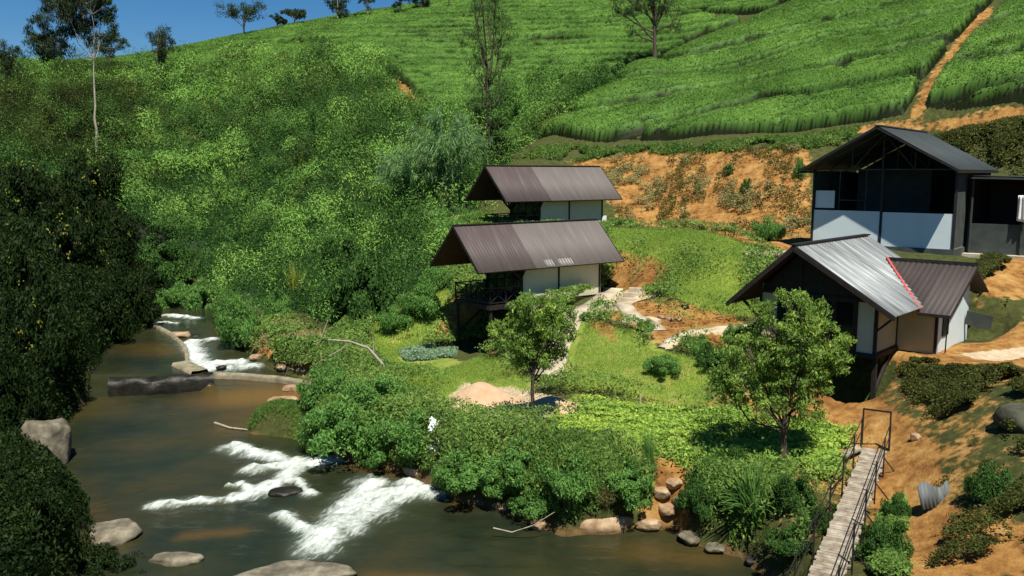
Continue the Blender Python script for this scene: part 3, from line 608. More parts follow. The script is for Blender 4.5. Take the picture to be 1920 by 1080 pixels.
def house3():
    fz = 3.96; t = thing('stilt_house', 'cream-walled house with ribbed silver roof and brown side wing, on stilts behind the larger tree', 'house', (H3[0], H3[1], fz), -Y3)
    zr, L = 4.1, 7.7; wr, zer = 4.02, 1.70; wl_, zel = 2.85, 1.53; sr_ = (zr-zer)/wr; sl_ = (zr-zel)/wl_
    corr(M['silver'], 'roof_sheet', .02, zr, wr, zer, 0, L, .26, .03, t, .02, label='bare silver ribbed roof slope')
    corr(M['brownroof'], 'roof_sheet', -.02, zr, -wl_, zel, 0, L, .26, .03, t, .02, label='dark brown roof slope')
    MB().poly([(.03, .05, zr-.1), (wr*.98, .05, zer-.04), (wr*.98, L, zer-.04), (.03, L, zr-.1)], (0, 0, -.04)).build('soffit', M['soffit'], t)
    MB().poly([(-.03, .05, zr-.1), (-wl_*.98, .05, zel-.04), (-wl_*.98, L, zel-.04), (-.03, L, zr-.1)], (0, 0, -.04)).build('soffit', M['soffit'], t)
    MB().bar((0, -.03, zr+.04), (0, L+.03, zr+.04), .28, .06).build('ridge_cap', M['steel'], t)
    b = MB(); b.bar((0, -.02, zr-.12), (wr, -.02, zer-.1), .04, .17); b.bar((0, -.02, zr-.12), (-wl_, -.02, zel-.1), .04, .17); b.build('bargeboard', M['black'], t)
    hr, hl = 3.02, 1.75; yf = .95; yb = 7.3
    zh = lambda x: (zr-sr_*x if x > 0 else zr+sl_*x)-.14
    # front wall: posts, tie beam, panels, tall dark windows, dark gable
    ztie = 2.05
    MB().bar((-hl, yf-.02, ztie), (hr, yf-.02, ztie), .1, .12).build('tie_beam', M['black'], t)
    MB().poly([(-hl, yf, ztie), (2.9, yf, ztie), (.0, yf, zr-.2)], (0, .05, 0)).build('gable_wall', M['black'], t)
    g = MB()
    for a, c in (((-.02, yf-.05, zr-.3), (-.02, yf-.05, ztie)), ((-.95, yf-.05, 2.9), (-1.7, yf-.05, 2.1)), ((-.1, yf-.05, zr-.45), (-1.65, yf-.05, 2.2))): g.bar(a, c, .05)
    g.build('gable_strut', M['steel'], t)
    for x in (-hl, -.95, .35, 1.35, 2.25, hr): MB().box(x-.06, x+.06, yf-.06, yf+.06, -.15, min(ztie, zh(x))).build('post', M['black'], t)
    MB().box(-hl+.06, -1.01, yf-.02, yf+.03, 0, 1.99).build('wall_panel', M['cream2'], t)
    MB().poly([(2.31, yf, 0), (hr-.06, yf, 0), (hr-.06, yf, zh(hr)), (2.31, yf, 1.99)], (0, .04, 0)).build('wall_panel', M['cream'], t)
    for a, c in ((-.89, .29), (.41, 1.29), (1.41, 2.19)):
        f_ = MB().box(a, a+.05, yf-.03, yf+.03, 0, 1.99).box(c-.05, c, yf-.03, yf+.03, 0, 1.99).box(a+.05, c-.05, yf-.03, yf+.03, 1.92, 1.99).box(a+.05, c-.05, yf-.03, yf+.03, .9, .95).build('window', M['steel'], t)
        MB().box(a+.05, c-.05, yf, yf+.01, 0, 1.92).build('pane', M['glass'], f_)
    # right wall up to the wing
    MB().box(hr-.05, hr, yf+.06, 3.25, 0, zh(hr)-.02).build('wall_panel', M['cream2'], t)
    MB().box(-hl, -hl+.05, yf+.06, yb, 0, zh(-hl)-.02).build('wall_panel', M['cream2'], t)
    MB().poly([(-hl, yb, 0), (hr, yb, 0), (hr, yb, zh(hr)), (0, yb, zr-.2), (-hl, yb, zh(-hl))], (0, .05, 0)).build('gable_wall', M['cream2'], t)
    MB().box(hr-.05, hr, 3.3, yb, 0, zh(hr)-.02).build('wall_panel', M['cream2'], t)
    MB().box(hr-.02, hr+.06, yf+.06, 3.3, -.14, .04).build('sill_beam', M['black'], t)
    MB().box(hr-.06, hr+.04, 3.22, 3.3, -.1, zh(hr)).build('post', M['black'], t)
    MB().box(-hl-.1, hr+.1, yf-.1, yb, -.2, -.003).build('floor', M['black'], t)
    MB().box(-hl-.05, hr+.05, yf+2.2, yb+.1, -.9, -.21).build('plinth', M['conc'], t)
    for x in (-hl, .6, hr):
        MB().bar((x, yf+.1, -.2), (x, yf+.1, -3.0), .16).build('stilt', M['black'], t); MB().bar((x, yf+1.6, -.3), (x, yf+.15, -1.6), .1).build('brace', M['black'], t)
    MB().bar((-hl-.05, yf-.05, .9), (-wl_+.25, yf-.05, 1.62), .09).build('eave_brace', M['black'], t); MB().bar((hr+.02, yf, .9), (wr-.2, yf, 1.65), .08).build('eave_brace', M['black'], t)
    # side wing with its ridge across
    zwr, zwe = 3.14, 1.5; ya, ye = 6.0, 2.75
    def clipf(k, x, y_, z):   # local helper frame: swap axes
        return y_, z
    # sheets run down from ridge (y=ya) to eave (y=ye), ribs repeated along x; cut along the valley
    n = 60; xs = np.linspace(1.55, 5.12, n+1); V = []; am = .016
    for dt in (0, -.03):
        for k in (0, 1):
            for x in xs:
                wv = am*np.clip(cos((x-1.55)/.22*2*pi)*1.6, -1, 1)
                if k == 0: V.append((x, ya, zwr+wv+dt+.03))
                else:
                    # valley: main roof z at x equals wing z
                    f_ = 1. if x > 4.0 else max(.001, (x-1.55)/(4.0-1.55))
                    V.append((x, ya+(ye-ya)*f_, zwr+(zwe-zwr)*f_+wv+dt+.03))
    m_ = n+1; F = []
    for i in range(n): F += [(i, m_+i, m_+i+1, i+1), (2*m_+i, 2*m_+i+1, 3*m_+i+1, 3*m_+i), (m_+i, 3*m_+i, 3*m_+i+1, m_+i+1), (i, i+1, 2*m_+i+1, 2*m_+i)]
    F += [(n, m_+n, 3*m_+n, 2*m_+n)]
    link('wing_roof_sheet', npmesh('wing_roof_sheet', V, np.array(F), M['brownroof'], True), t)
    MB().poly([(1.6, ya, zwr+.02), (5.1, ya, zwr+.02), (5.1, 8.2, 1.9), (3.8, 8.2, 1.9)], (0, 0, -.04)).build('wing_roof_sheet', M['brownroof'], t)
    MB().bar((1.5, ya, zwr+.07), (5.15, ya, zwr+.07), .05, .22).build('wing_ridge_cap', M['steel'], t)
    MB().bar((1.55, ya-.03, zwr+.15), (4.02, ye-.02, zwe+.17), .09, .07).build('valley_flashing', M['red'], t)
    MB().bar((3.95, ye, zwe-.03), (5.14, ye, zwe-.03), .06, .12).build('fascia', M['black'], t)
    MB().bar((5.12, ye, zwe-.05), (5.12, ya, zwr-.03), .05, .12).build('bargeboard', M['black'], t)
    MB().box(hr+.01, 4.5, 3.27, 3.33, -.15, 1.72).build('wall_panel', M['cream2'], t)
    MB().box(4.46, 4.56, 3.24, 3.36, -.2, 1.74).build('post', M['black'], t)
    MB().poly([(4.5, 3.38, -.15), (4.5, 7.4, -.15), (4.5, 7.4, 2.2), (4.5, ya, zwr-.1), (4.5, 3.38, 1.75)], (.05, 0, 0)).build('gable_wall', M['white'], t)
    f_ = MB().bar((4.57, 3.9, .5), (4.57, 3.9, 1.6), .05).bar((4.57, 4.6, .5), (4.57, 4.6, 1.6), .05).bar((4.57, 3.88, .5), (4.57, 4.62, .5), .05).bar((4.57, 3.88, 1.6), (4.57, 4.62, 1.6), .05).build('window', M['steel'], t)
    MB().box(4.555, 4.565, 3.92, 4.58, .52, 1.58).build('pane', M['glass'], f_)
    MB().bar((4.8, 3.6, -.1), (4.95, 3.1, 1.3), .05).build('downpipe', M['net'], t)
    MB().bar((4.6, 6.9, .9), (5.6, 6.9, .75), .05, .6).build('awning', M['net'], t)
house3()
# ------------------------------------------------------------ footbridge
a = G(1640, 850); a[2] = max(a[2], 2.05)+.12
e = np.array([3.9*16/18.4+3.2, 15.0, 1.95]); b0 = atz(1562, 1060, 2.0); dirb = (b0-a)[:2]; dirb /= np.linalg.norm(dirb); Lb = 13.5
print('bridge', a, b0)
t = thing('footbridge', 'narrow plank footbridge with thin black rails over the river edge', 'bridge', tuple(a), math.atan2(dirb[1], dirb[0])-pi/2*0)
# local x runs along the deck away from the far end
pw = .145; npk = int(Lb/pw); dk = MB(); r2 = random.Random(3)
hw = .36
for i in range(npk):
    x = i*pw; j = r2.uniform(-.03, .03); dk.box(x+.008, x+pw-.008, -hw+j, hw+j+r2.uniform(-.02, .02), -.04+r2.uniform(-.006, .006), r2.uniform(-.006, .006))
dk.build('deck', M['wood'], t)
b = MB(); 
for s in (-.28, .28): b.bar((0, s, -.1), (Lb, s, -.1), .08, .12)
b.build('beam', M['steel'], t)
for s in (-1, 1):
    b = MB(); X_ = [0.05]+[1.9+2.35*i for i in range(5)]
    for z in (.95, .55): b.bar((0, s*.42, z), (Lb, s*.42, z), .028, n=6)
    b.build('handrail', M['steel'], t)
    for x in X_:
        q = MB().bar((x, s*.42, -.25), (x, s*.42, .97), .04).bar((x, s*.42, -.12), (x, s*.3, -.12), .04)
        if x > 1: q.bar((x, s*.42, .35), (x-.25, s*.75, -.15), .03)
        q.build('rail_post', M['steel'], t)
MB().bar((-.05, -.4, -.2), (-.05, -.4, 1.25), .05).bar((-.05, .4, -.2), (-.05, .4, 1.25), .05).bar((-.05, -.42, 1.25), (-.05, .42, 1.25), .05).build('end_frame', M['steel'], t)
for x in (.5, 6, 12): MB().bar((x, -.3, -.15), (x, -.3, -3), .14).bar((x, .3, -.15), (x, .3, -3), .14).build('pier', M['black'], t)
DB = dirb.copy(); A0 = a.copy()
# plank leading off the left of the bridge end
p0 = G(1555, 876); p1 = G(1612, 852); o = MB().bar((0, 0, .14), tuple(np.append((p1-p0)[:2], p1[2]-p0[2]+.2)), .28, .06).build('loose_plank', M['wood'])
o.location = tuple(p0); o['label'] = 'grey plank lying on the soil, left of the bridge end'; o['category'] = 'plank'
# ------------------------------------------------------------ paths
def ribbon(name, pts, width, mat, label=None, cat=None, lift=.05, th=.12, steps=None, kind=None):
    P = np.array(pts, float)[:, :2]; seg = np.linalg.norm(np.diff(P, axis=0), axis=1); s = np.concatenate([[0], np.cumsum(seg)])
    n = max(2, int(s[-1]/.3)); u = np.linspace(0, s[-1], n+1); c = np.stack([np.interp(u, s, P[:, 0]), np.interp(u, s, P[:, 1])], 1)
    d = np.gradient(c, axis=0); d /= np.linalg.norm(d, axis=1)[:, None]; nn = np.stack([-d[:, 1], d[:, 0]], 1)
    wd = width*(1+.12*(vn(u*1.5, u*0, 4)-.5))
    z = np.maximum(np.maximum(Hh(c[:, 0], c[:, 1]), Hh(*(c+nn*width*.45).T)), Hh(*(c-nn*width*.45).T))+lift
    L = c+nn*wd[:, None]/2; Rr = c-nn*wd[:, None]/2; m = n+1
    V = np.concatenate([np.column_stack([L, z]), np.column_stack([Rr, z]), np.column_stack([L, z-th-.2]), np.column_stack([Rr, z-th-.2])])
    F = []
    for i in range(n): F += [(i, m+i, m+i+1, i+1), (2*m+i, i, i+1, 2*m+i+1), (m+i, 3*m+i, 3*m+i+1, m+i+1)]
    o = link(name, npmesh(name, V, np.array(F), mat, False))
    if kind: o['kind'] = kind
    if label: o['label'] = label; o['category'] = cat
    return o
ribbon('path', GP((1068, 612), (1058, 635), (1042, 670), (1028, 715)), 1.15, M['conc'], kind='structure')
ribbon('path', GP((1150, 552), (1120, 572), (1085, 590), (1068, 612)), 1.2, M['conc'], kind='structure')
ribbon('path', GP((1240, 655), (1262, 636), (1300, 622), (1345, 616), (1400, 612)), .35, M['conc'], kind='structure')
ribbon('path', GP((1180, 600), (1215, 608), (1232, 622)), 1.0, M['conc'], kind='structure', lift=.03)
ribbon('path', GP((1130, 568), (1180, 588), (1205, 600)), .7, M['conc'], kind='structure', lift=.04)
ribbon('path', GP((1395, 478), (1440, 472), (1490, 476)), .5, M['conc'], kind='structure')
for k, (px, py) in enumerate([(1165, 577), (1180, 565), (1193, 555), (1204, 547)]):
    p = G(px, py); o = MB().box(-.75, .75, -.16, .16, -.25, .14).build('step', M['conc'], bevel=.02); o.location = tuple(p); o.rotation_euler = (0, 0, -.25)
    o['label'] = ['lowest', 'second from the bottom', 'third from the bottom', 'topmost'][k]+' concrete garden step, right of the nearer cottage'; o['category'] = 'step'; o['group'] = 'concrete steps climbing the terrace'
# ------------------------------------------------------------ weirs
def wall3(name, pts, width, z0, z1, mat, label, cat, rough=.1):
    P = np.array(pts, float)[:, :2]; seg = np.linalg.norm(np.diff(P, axis=0), axis=1); s = np.concatenate([[0], np.cumsum(seg)])
    n = max(3, int(s[-1]/.25)); u = np.linspace(0, s[-1], n+1); c = np.stack([np.interp(u, s, P[:, 0]), np.interp(u, s, P[:, 1])], 1)
    d = np.gradient(c, axis=0); d /= np.linalg.norm(d, axis=1)[:, None]; nn = np.stack([-d[:, 1], d[:, 0]], 1)
    ns = 8; V = []
    for j in range(ns+1):
        t_ = j/ns; prof = [(-.5, 0), (-.5, .5), (-.48, .85), (-.4, 1), (0, 1), (.4, 1), (.48, .85), (.5, .5), (.5, 0)][j]
        off = prof[0]*width*(1+rough*2*(vn(u*2+j*3, u*0+j, 5)-.5)); zz = z0+(z1-z0)*prof[1]+rough*(vn(u*2.5, u*0+j*1.7, 6)-.5)*1.2*(prof[1] > 0)
        V.append(np.column_stack([c+nn*off[:, None], zz]))
    V = np.concatenate(V); m = n+1; F = [(j*m+i, j*m+i+1, (j+1)*m+i+1, (j+1)*m+i) for j in range(ns) for i in range(n)]
    F2 = [(0, m, 2*m, 3*m), (3*m, 4*m, 5*m, 0), (5*m, 6*m, 7*m, 8*m)]
    o = link(name, npmesh(name, V, np.array(F), mat, True)); o['label'] = label; o['category'] = cat; return o
wall3('weir_wall', [atz(290, 612, ZP), atz(318, 626, ZP), atz(340, 645, ZP), atz(350, 664, ZP), atz(352, 695, ZP)], .24, -.5, ZP+.14, M['wconc'], 'curved pale concrete weir wall above the small white waterfall', 'weir', .05)
wall3('weir_wall', [atz(338, 684, ZP), atz(375, 700, .9)], 1.0, -.5, ZP+.16, M['wconc'], 'short concrete block where the weir walls meet, left of the waterfall', 'weir', .05)
wall3('weir_wall', [atz(400, 694, .55), atz(450, 697, .5), atz(520, 706, .4), atz(590, 719, .35)],   .32, -.5, .42, M['wconc'], 'long low concrete weir beam running right across the pool to the bank', 'weir', .05)
wall3('rock_ledge', [atz(205, 712, ZP), atz(260, 710, ZP), atz(330, 706, ZP), atz(400, 700, .9)],   .6, -.6, ZP-.02, M['rockd'], 'long dark wet rock ledge between the upper and lower pools', 'rock ledge', .26)
# ------------------------------------------------------------ stones
def rock(name, label, cat, px, py, sx, sy, sz, mat, rz=0, sink=.3, seed=1, group=None, z=None, flat=.6):
    import bmesh
    bm = bmesh.new(); bmesh.ops.create_icosphere(bm, subdivisions=4, radius=1); r = np.random.default_rng(seed)
    pl = r.normal(0, 1, (9, 3)); pl /= np.linalg.norm(pl, axis=1)[:, None]; dd = r.uniform(.62, .92, 9)
    for v in bm.verts:
        p = np.array(v.co)
        for q, k in zip(pl, dd):
            h = p@q
            if h > k: p = p-q*(h-k)*.85
        nz_ = fbm(np.array(p[0]*1.7+seed*7), np.array(p[1]*1.7+p[2]*1.3), seed, 4)-.5; p = p*(1+.34*float(nz_)+.10*(float(fbm(np.array(p[0]*5+seed), np.array(p[1]*5+p[2]*4), seed+2, 3))-.5))
        if p[2] > flat: p[2] = flat+(p[2]-flat)*.3
        v.co = (p[0]*sx, p[1]*sy, p[2]*sz)
    m = bpy.data.meshes.new(name); bm.to_mesh(m); bm.free(); m.materials.append(mat)
    for p in m.polygons: p.use_smooth = True
    o = link(name, m); q = G(px, py) if z is None else atz(px, py, z); o.location = (q[0], q[1], q[2]+sz*sink); o.rotation_euler = (0, 0, rz)
    o['label'] = label; o['category'] = cat
    if group: o['group'] = group
    return o
rock('boulder', 'large pale-faced boulder half hidden by dark bushes on the left bank', 'boulder', 92, 862, 1.0, 1.0, 1.35, M['rock'], .3, .35, 3, z=.1, flat=.8)
rock('flat_rock', 'flat grey rock sloping into the water, upper of those at the lower left', 'rock', 200, 1008, .95, .8, .45, M['rock'], .2, .2, 5, z=0, flat=.5)
rock('flat_rock', 'low flat rock in the water beside the leafy lower left corner', 'rock', 330, 1052, .75, .4, .25, M['rock'], .1, .2, 6, z=0, flat=.4)
rock('flat_rock', 'broad flat rock slab cut by the bottom edge of the picture', 'rock', 545, 1085, 1.65, .75, .3, M['rock'], .1, .2, 7, z=0, flat=.4)
rock('boulder', 'rounded orange-topped boulder in the golden pool by the big shrub', 'boulder', 535, 778, .55, .5, .62, M['rocko'], .4, .3, 8, z=.1)
rock('flat_rock', 'flat ochre stone just above the rounded boulder in the golden pool', 'rock', 530, 752, .75, .45, .2, M['rocko'], .1, .2, 9, z=.1)
rock('stone', 'small pale stone standing behind the flat ochre stone in the pool', 'stone', 545, 733, .4, .3, .3, M['rocko'], .5, .3, 10, z=.1)
rock('boulder', 'smooth tan boulder at the water edge left of the white bank streak', 'boulder', 774, 886, .5, .32, .26, M['rocko'], -.2, .3, 11, z=.1)
rock('boulder', 'grey-brown boulder under the riverside shrubs, right of the rapids', 'boulder', 882, 926, .48, .4, .45, M['rock'], .3, .35, 12, z=.05)
rock('boulder', 'orange-brown flat boulder at the water edge below the middle shrubs', 'boulder', 955, 952, .55, .3, .2, M['rocko'], -.1, .3, 13, z=.05)
rock('boulder', 'long pale squared boulder at the water edge under dry grass', 'boulder', 1118, 990, 1.15, .5, .5, M['rocko'], .12, .3, 14, z=0, flat=.55)
rock('boulder', 'tan boulder right of the long squared one at the water edge', 'boulder', 1215, 985, .5, .35, .25, M['rocko'], 0, .3, 15, z=.1)
rock('boulder', 'ochre ball-shaped stone on the bank between strappy plant and bridge', 'boulder', 1502, 985, .2, .2, .2, M['rocko'], 0, .4, 16)
rock('boulder', 'pale stone on the orange soil, right of the bridge frame', 'stone', 1716, 828, .17, .15, .17, M['rocko'], 0, .5, 17)
rock('boulder', 'big grey boulder at the right edge on the weedy slope', 'boulder', 1915, 795, .7, .75, .5, M['rockg'], .2, .3, 18)
rock('boulder', 'brown boulder submerged in the rapids between two foam streaks', 'boulder', 535, 925, .6, .35, .22, M['rockd'], .2, .1, 19, z=0)
rock('flat_rock', 'tan flat rock beside the curved weir wall', 'rock', 335, 628, .9, .5, .25, M['rocko'], 0, .1, 20, z=.75)
rock('boulder', 'dark rock under the small white waterfall', 'rock', 365, 634, .5, .4, .3, M['rockd'], 0, .1, 21, z=.5)
for k, (px, py) in enumerate([(1240, 940), (1262, 915), (1250, 970), (1280, 950)]):
    rock('stone', ['lowest left', 'upper', 'lowest', 'rightmost'][k]+' of the ochre rubble stones on the bare bank scar', 'stone', px, py, .32, .3, .22, M['rocko'], k, .2, 30+k, group='ochre stones on the bank scar')
for k, (px, py) in enumerate([(1272, 603), (1255, 600), (1240, 597), (1285, 577)]):
    rock('stone', ['rightmost', 'middle', 'leftmost', 'darkest, single'][k]+' stone along the sandy plot above the path', 'stone', px, py, .22, .2, .16, M['rocko' if k < 3 else 'rockd'], k, .3, 40+k, group='stones by the sandy plot')
# ------------------------------------------------------------ sand heaps
for k, (px, py, rx, ry, h, lab) in enumerate([(900, 757, 1.85, 1.5, .85, 'larger smooth heap of pale builders sand, left of the small tree'), (1030, 768, 1.5, 1.0, .5, 'lower heap of pale sand behind the small tree trunk')]):
    c = G(px, py); n = 40; rr = np.linspace(0, 1, 14); V = []
    for q in rr:
        for i in range(n):
            th = 2*pi*i/n; R_ = q*(1+.15*(vn(np.array(th*1.3+k*9), np.array(q*2), 4)-.5)); x = c[0]+rx*R_*cos(th); y = c[1]+ry*R_*sin(th)
            zz = h*(.5+.5*cos(pi*min(1, q*1.02)))**.85+.05*(vn(np.array(x*3), np.array(y*3), 9)-.5); V.append((x, y, float(Hh(x, y))*1+max(-.05, float(zz))-(.06 if q > .99 else 0)))
    F = [(j*n+i, j*n+(i+1) % n, (j+1)*n+(i+1) % n, (j+1)*n+i) for j in range(13) for i in range(n)]
    o = link('sand_heap', npmesh('sand_heap', V, np.array(F), M['sand'], True)); o['label'] = lab; o['category'] = 'sand heap'
# ------------------------------------------------------------ carpets of vegetation
def scatter(poly, n, dens=None, r=rng):
    P = np.asarray(poly)[:, :2]; x0, y0 = P.min(0); x1, y1 = P.max(0); out = []
    tot = 0
    for _ in range(60):
        x = r.uniform(x0, x1, n); y = r.uniform(y0, y1, n); k = sdist(P, x, y) < 0
        if dens is not None: k &= r.random(n) < dens(x, y)
        out.append(np.column_stack([x, y])[k]); tot += k.sum()
        if tot >= n: break
    return np.concatenate(out)[:n]
def grad(fn, x, y, e=.25):
    return (fn(x+e, y)-fn(x-e, y))/(2*e), (fn(x, y+e)-fn(x, y-e))/(2*e)
def carpet(name, poly, n, size, mat, label, cat=None, mound=None, dens=None, step=.5, up=.0, rnd=.7, asp=.45, droop=0, jit=.2, base=True, upright=0., edge=1.0, tdark=0., soft=.7):
    P = np.asarray(poly)[:, :2]
    mf = (lambda x, y: (mound(x, y)*sstep(0, -edge, sdist(P, x, y)))) if mound else (lambda x, y: np.zeros(np.shape(x)))
    fn = lambda x, y: Hh(x, y)+mf(x, y)
    if not base and dens is not None:
        d0 = dens; dens = lambda x, y: d0(x, y)*sstep(.0, -soft, sdist(P, x, y)+(vn(x*1.7, y*1.7, 7)-.5)*soft)
    q = scatter(poly, n, dens); x, y = q.T
    if tdark:
        mh_ = mf(x, y); ok_ = (mh_ > .5*np.percentile(mh_, 95)) | (rng.random(len(x)) < .12); q = q[ok_]; x, y = q.T
    gx, gy = grad(fn, x, y)
    N = np.column_stack([-gx, -gy, np.ones(len(x))]); N /= np.linalg.norm(N, axis=1)[:, None]
    z = fn(x, y); sz = size(y) if callable(size) else np.full(len(x), size)
    Pp = np.column_stack([x, y, z])+N*(rng.random(len(x))*jit)[:, None]*sz[:, None]*3
    lg = None
    if upright: lg = rng.normal(0, 1-upright, (len(x), 3))+np.array([0, 0, upright*1.4]); N = rng.normal(0, 1, (len(x), 3)); N[:, 2] *= .2
    V, F, T = leaves(Pp, N, sz, rnd if not upright else .15, asp, droop, long=lg)
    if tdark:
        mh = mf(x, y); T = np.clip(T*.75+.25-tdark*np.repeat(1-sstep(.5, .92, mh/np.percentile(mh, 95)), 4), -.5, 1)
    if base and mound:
        gx_ = np.arange(P[:, 0].min(), P[:, 0].max(), step); gy_ = np.arange(P[:, 1].min(), P[:, 1].max(), step)
        XX, YY = np.meshgrid(gx_, gy_); m_ = mf(XX, YY); ZZ = Hh(XX, YY)+m_-.12
        I = np.arange(XX.size).reshape(XX.shape); Fq = np.stack([I[:-1, :-1], I[:-1, 1:], I[1:, 1:], I[1:, :-1]], -1).reshape(-1, 4)
        kk = (m_.ravel()[Fq] > .02).any(1); Fq = Fq[kk]; us = np.zeros(XX.size, bool); us[Fq] = True; rmm = np.cumsum(us)-1
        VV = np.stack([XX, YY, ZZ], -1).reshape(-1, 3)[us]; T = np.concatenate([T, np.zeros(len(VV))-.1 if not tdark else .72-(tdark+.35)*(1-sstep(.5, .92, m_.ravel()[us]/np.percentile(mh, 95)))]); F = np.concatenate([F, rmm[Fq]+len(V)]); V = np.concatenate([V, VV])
    o = link(name, npmesh(name, V, F, mat, False, dict(tint=T))); o['kind'] = 'stuff'; o['label'] = label; o['category'] = cat or name.replace('_', ' ')
    return o, fn
# ---- tea on the hills
def teafn(rowf, h, seed, w0=.17, warp=.8):
    def f(x, y):
        p = rowf(x, y)+(fbm(x*.09, y*.09, seed)-.5)*warp; fr = p-np.floor(p); k = np.floor(p); g = np.minimum(fr, 1-fr)*2
        w_ = w0*(.5+1.1*vn(x*.13, k*3.1, seed+3)); prof = sstep(w_, w_+.10, g)
        p2 = p*2+.5; fr2 = p2-np.floor(p2); g2 = np.minimum(fr2, 1-fr2)*2; weak = (1-sstep(.10, .34, g2))*sstep(.35, .6, vn(x*.2, np.floor(p2)*5.3, seed+4))
        br = sstep(.84, .92, vn(x*.5, y*.9, seed+6))*.45
        return h*(.05+(.70*prof*(1-br)*(1-.5*weak))+.10*fbm(x*1.3, y*1.3, seed+8)+.20*prof*worley(x*.85, y*1.1, seed+9))
    return f
TEA1 = PL((1008, 262), (1080, 262), (1250, 264), (1420, 250), (1560, 238), (1690, 222), (1712, 190), (1748, 130), (1790, 75), (1835, 30), (1860, 5))
TEA1 = np.array(list(TEA1)+[np.array([75, 125]), np.array([55, 128]), np.array([38, 120]), np.array([22, 104]), np.array([14, 96]), np.array([6, 88])])
zrow = lambda s, k: (lambda x, y: samp(GZ0, x, y)/s+x*k)

M['tea'] = leafmat('tea leaves', [(.012, .016, .006), (.05, .11, .014), (.11, .225, .022), (.21, .36, .042)], .15, .3, .02)
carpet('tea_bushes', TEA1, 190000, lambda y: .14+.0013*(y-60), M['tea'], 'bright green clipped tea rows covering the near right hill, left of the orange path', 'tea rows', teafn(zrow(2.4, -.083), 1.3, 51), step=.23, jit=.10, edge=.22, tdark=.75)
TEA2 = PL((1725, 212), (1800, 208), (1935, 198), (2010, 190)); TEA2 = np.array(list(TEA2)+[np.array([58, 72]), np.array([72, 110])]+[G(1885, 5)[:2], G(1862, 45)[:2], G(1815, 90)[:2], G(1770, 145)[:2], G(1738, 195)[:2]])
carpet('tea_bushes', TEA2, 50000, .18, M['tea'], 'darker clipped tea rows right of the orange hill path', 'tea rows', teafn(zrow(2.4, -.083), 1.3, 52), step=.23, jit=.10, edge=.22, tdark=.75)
# far hill: fields split by two terrace tracks
T1 = PL((330, 101), (450, 92), (600, 84), (760, 77), (900, 76), (1000, 78), (1100, 80))
TEA3 = np.array([G(*p)[:2] for p in [(-60, 145), (60, 150), (250, 152), (420, 140), (560, 132), (650, 118), (740, 140), (790, 190), (830, 200), (900, 200), (960, 180), (1040, 165), (1120, 150), (1200, 118), (1240, 112), (1300, 75)]]+[np.array([48, 130]), np.array([62, 150]), np.array([75, 185]), np.array([40, 205]), np.array([0, 205]), np.array([-60, 195]), np.array([-115, 185]), np.array([-100, 150])])
T2 = PL((1260, 38), (1340, 30), (1440, 28), (1470, 28))
def tmask(x, y):
    return sstep(1.0, 1.4, np.minimum(ldist(T1, x, y), ldist(T2, x, y)))
f3 = teafn(zrow(1.45, .006), 1.25, 53, .22, .9)
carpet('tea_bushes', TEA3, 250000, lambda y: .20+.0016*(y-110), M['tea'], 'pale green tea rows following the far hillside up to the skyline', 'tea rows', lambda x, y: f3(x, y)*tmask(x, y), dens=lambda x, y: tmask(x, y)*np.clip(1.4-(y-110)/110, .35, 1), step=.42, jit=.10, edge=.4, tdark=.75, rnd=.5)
# ---- thicket on the left hillside
def mounds(s1, h1, s2, h2, seed):
    return lambda x, y: h1*worley(x/s1, y/s1, seed)*(.5+vn(x/s1/2, y/s1/2, seed+2))+h2*worley(x/s2, y/s2, seed+3)+.35*fbm(x*1.2, y*1.2, seed+5)
TH = np.array([G(*p)[:2] for p in [(425, 610), (470, 575), (560, 590), (640, 620), (720, 600), (800, 545), (850, 490), (800, 430), (900, 395), (935, 330), (960, 290), (1010, 262), (1120, 190), (1150, 160), (1050, 170), (960, 190), (880, 215), (800, 215), (735, 150), (640, 125), (560, 138), (420, 145), (250, 156), (0, 155)]]+[np.array([-75, 150]), np.array([-75, 100]), np.array([-60, 66]), np.array([-38, 73.5])]+[np.array([-27, 71.5])]+[G(410, 590)[:2]])
pathm = lambda x, y: sstep(1.6, 4, ldist(PL((760, 145), (775, 190), (785, 215)), x, y))
mth_ = mounds(2.4, 1.3, 6.5, 1.4, 61)
carpet('hillside_thicket', TH, 90000, lambda y: .17+.0032*(y-45), M['bushd'], 'darkened green scrub smothering the whole left hillside above the river', 'thicket', lambda x, y: .45*mth_(x, y)*pathm(x, y), dens=lambda x, y: pathm(x, y), step=.45, jit=.55, edge=2.0, droop=.3)  # darker leaves below the bushes, painting shade into the gaps between them
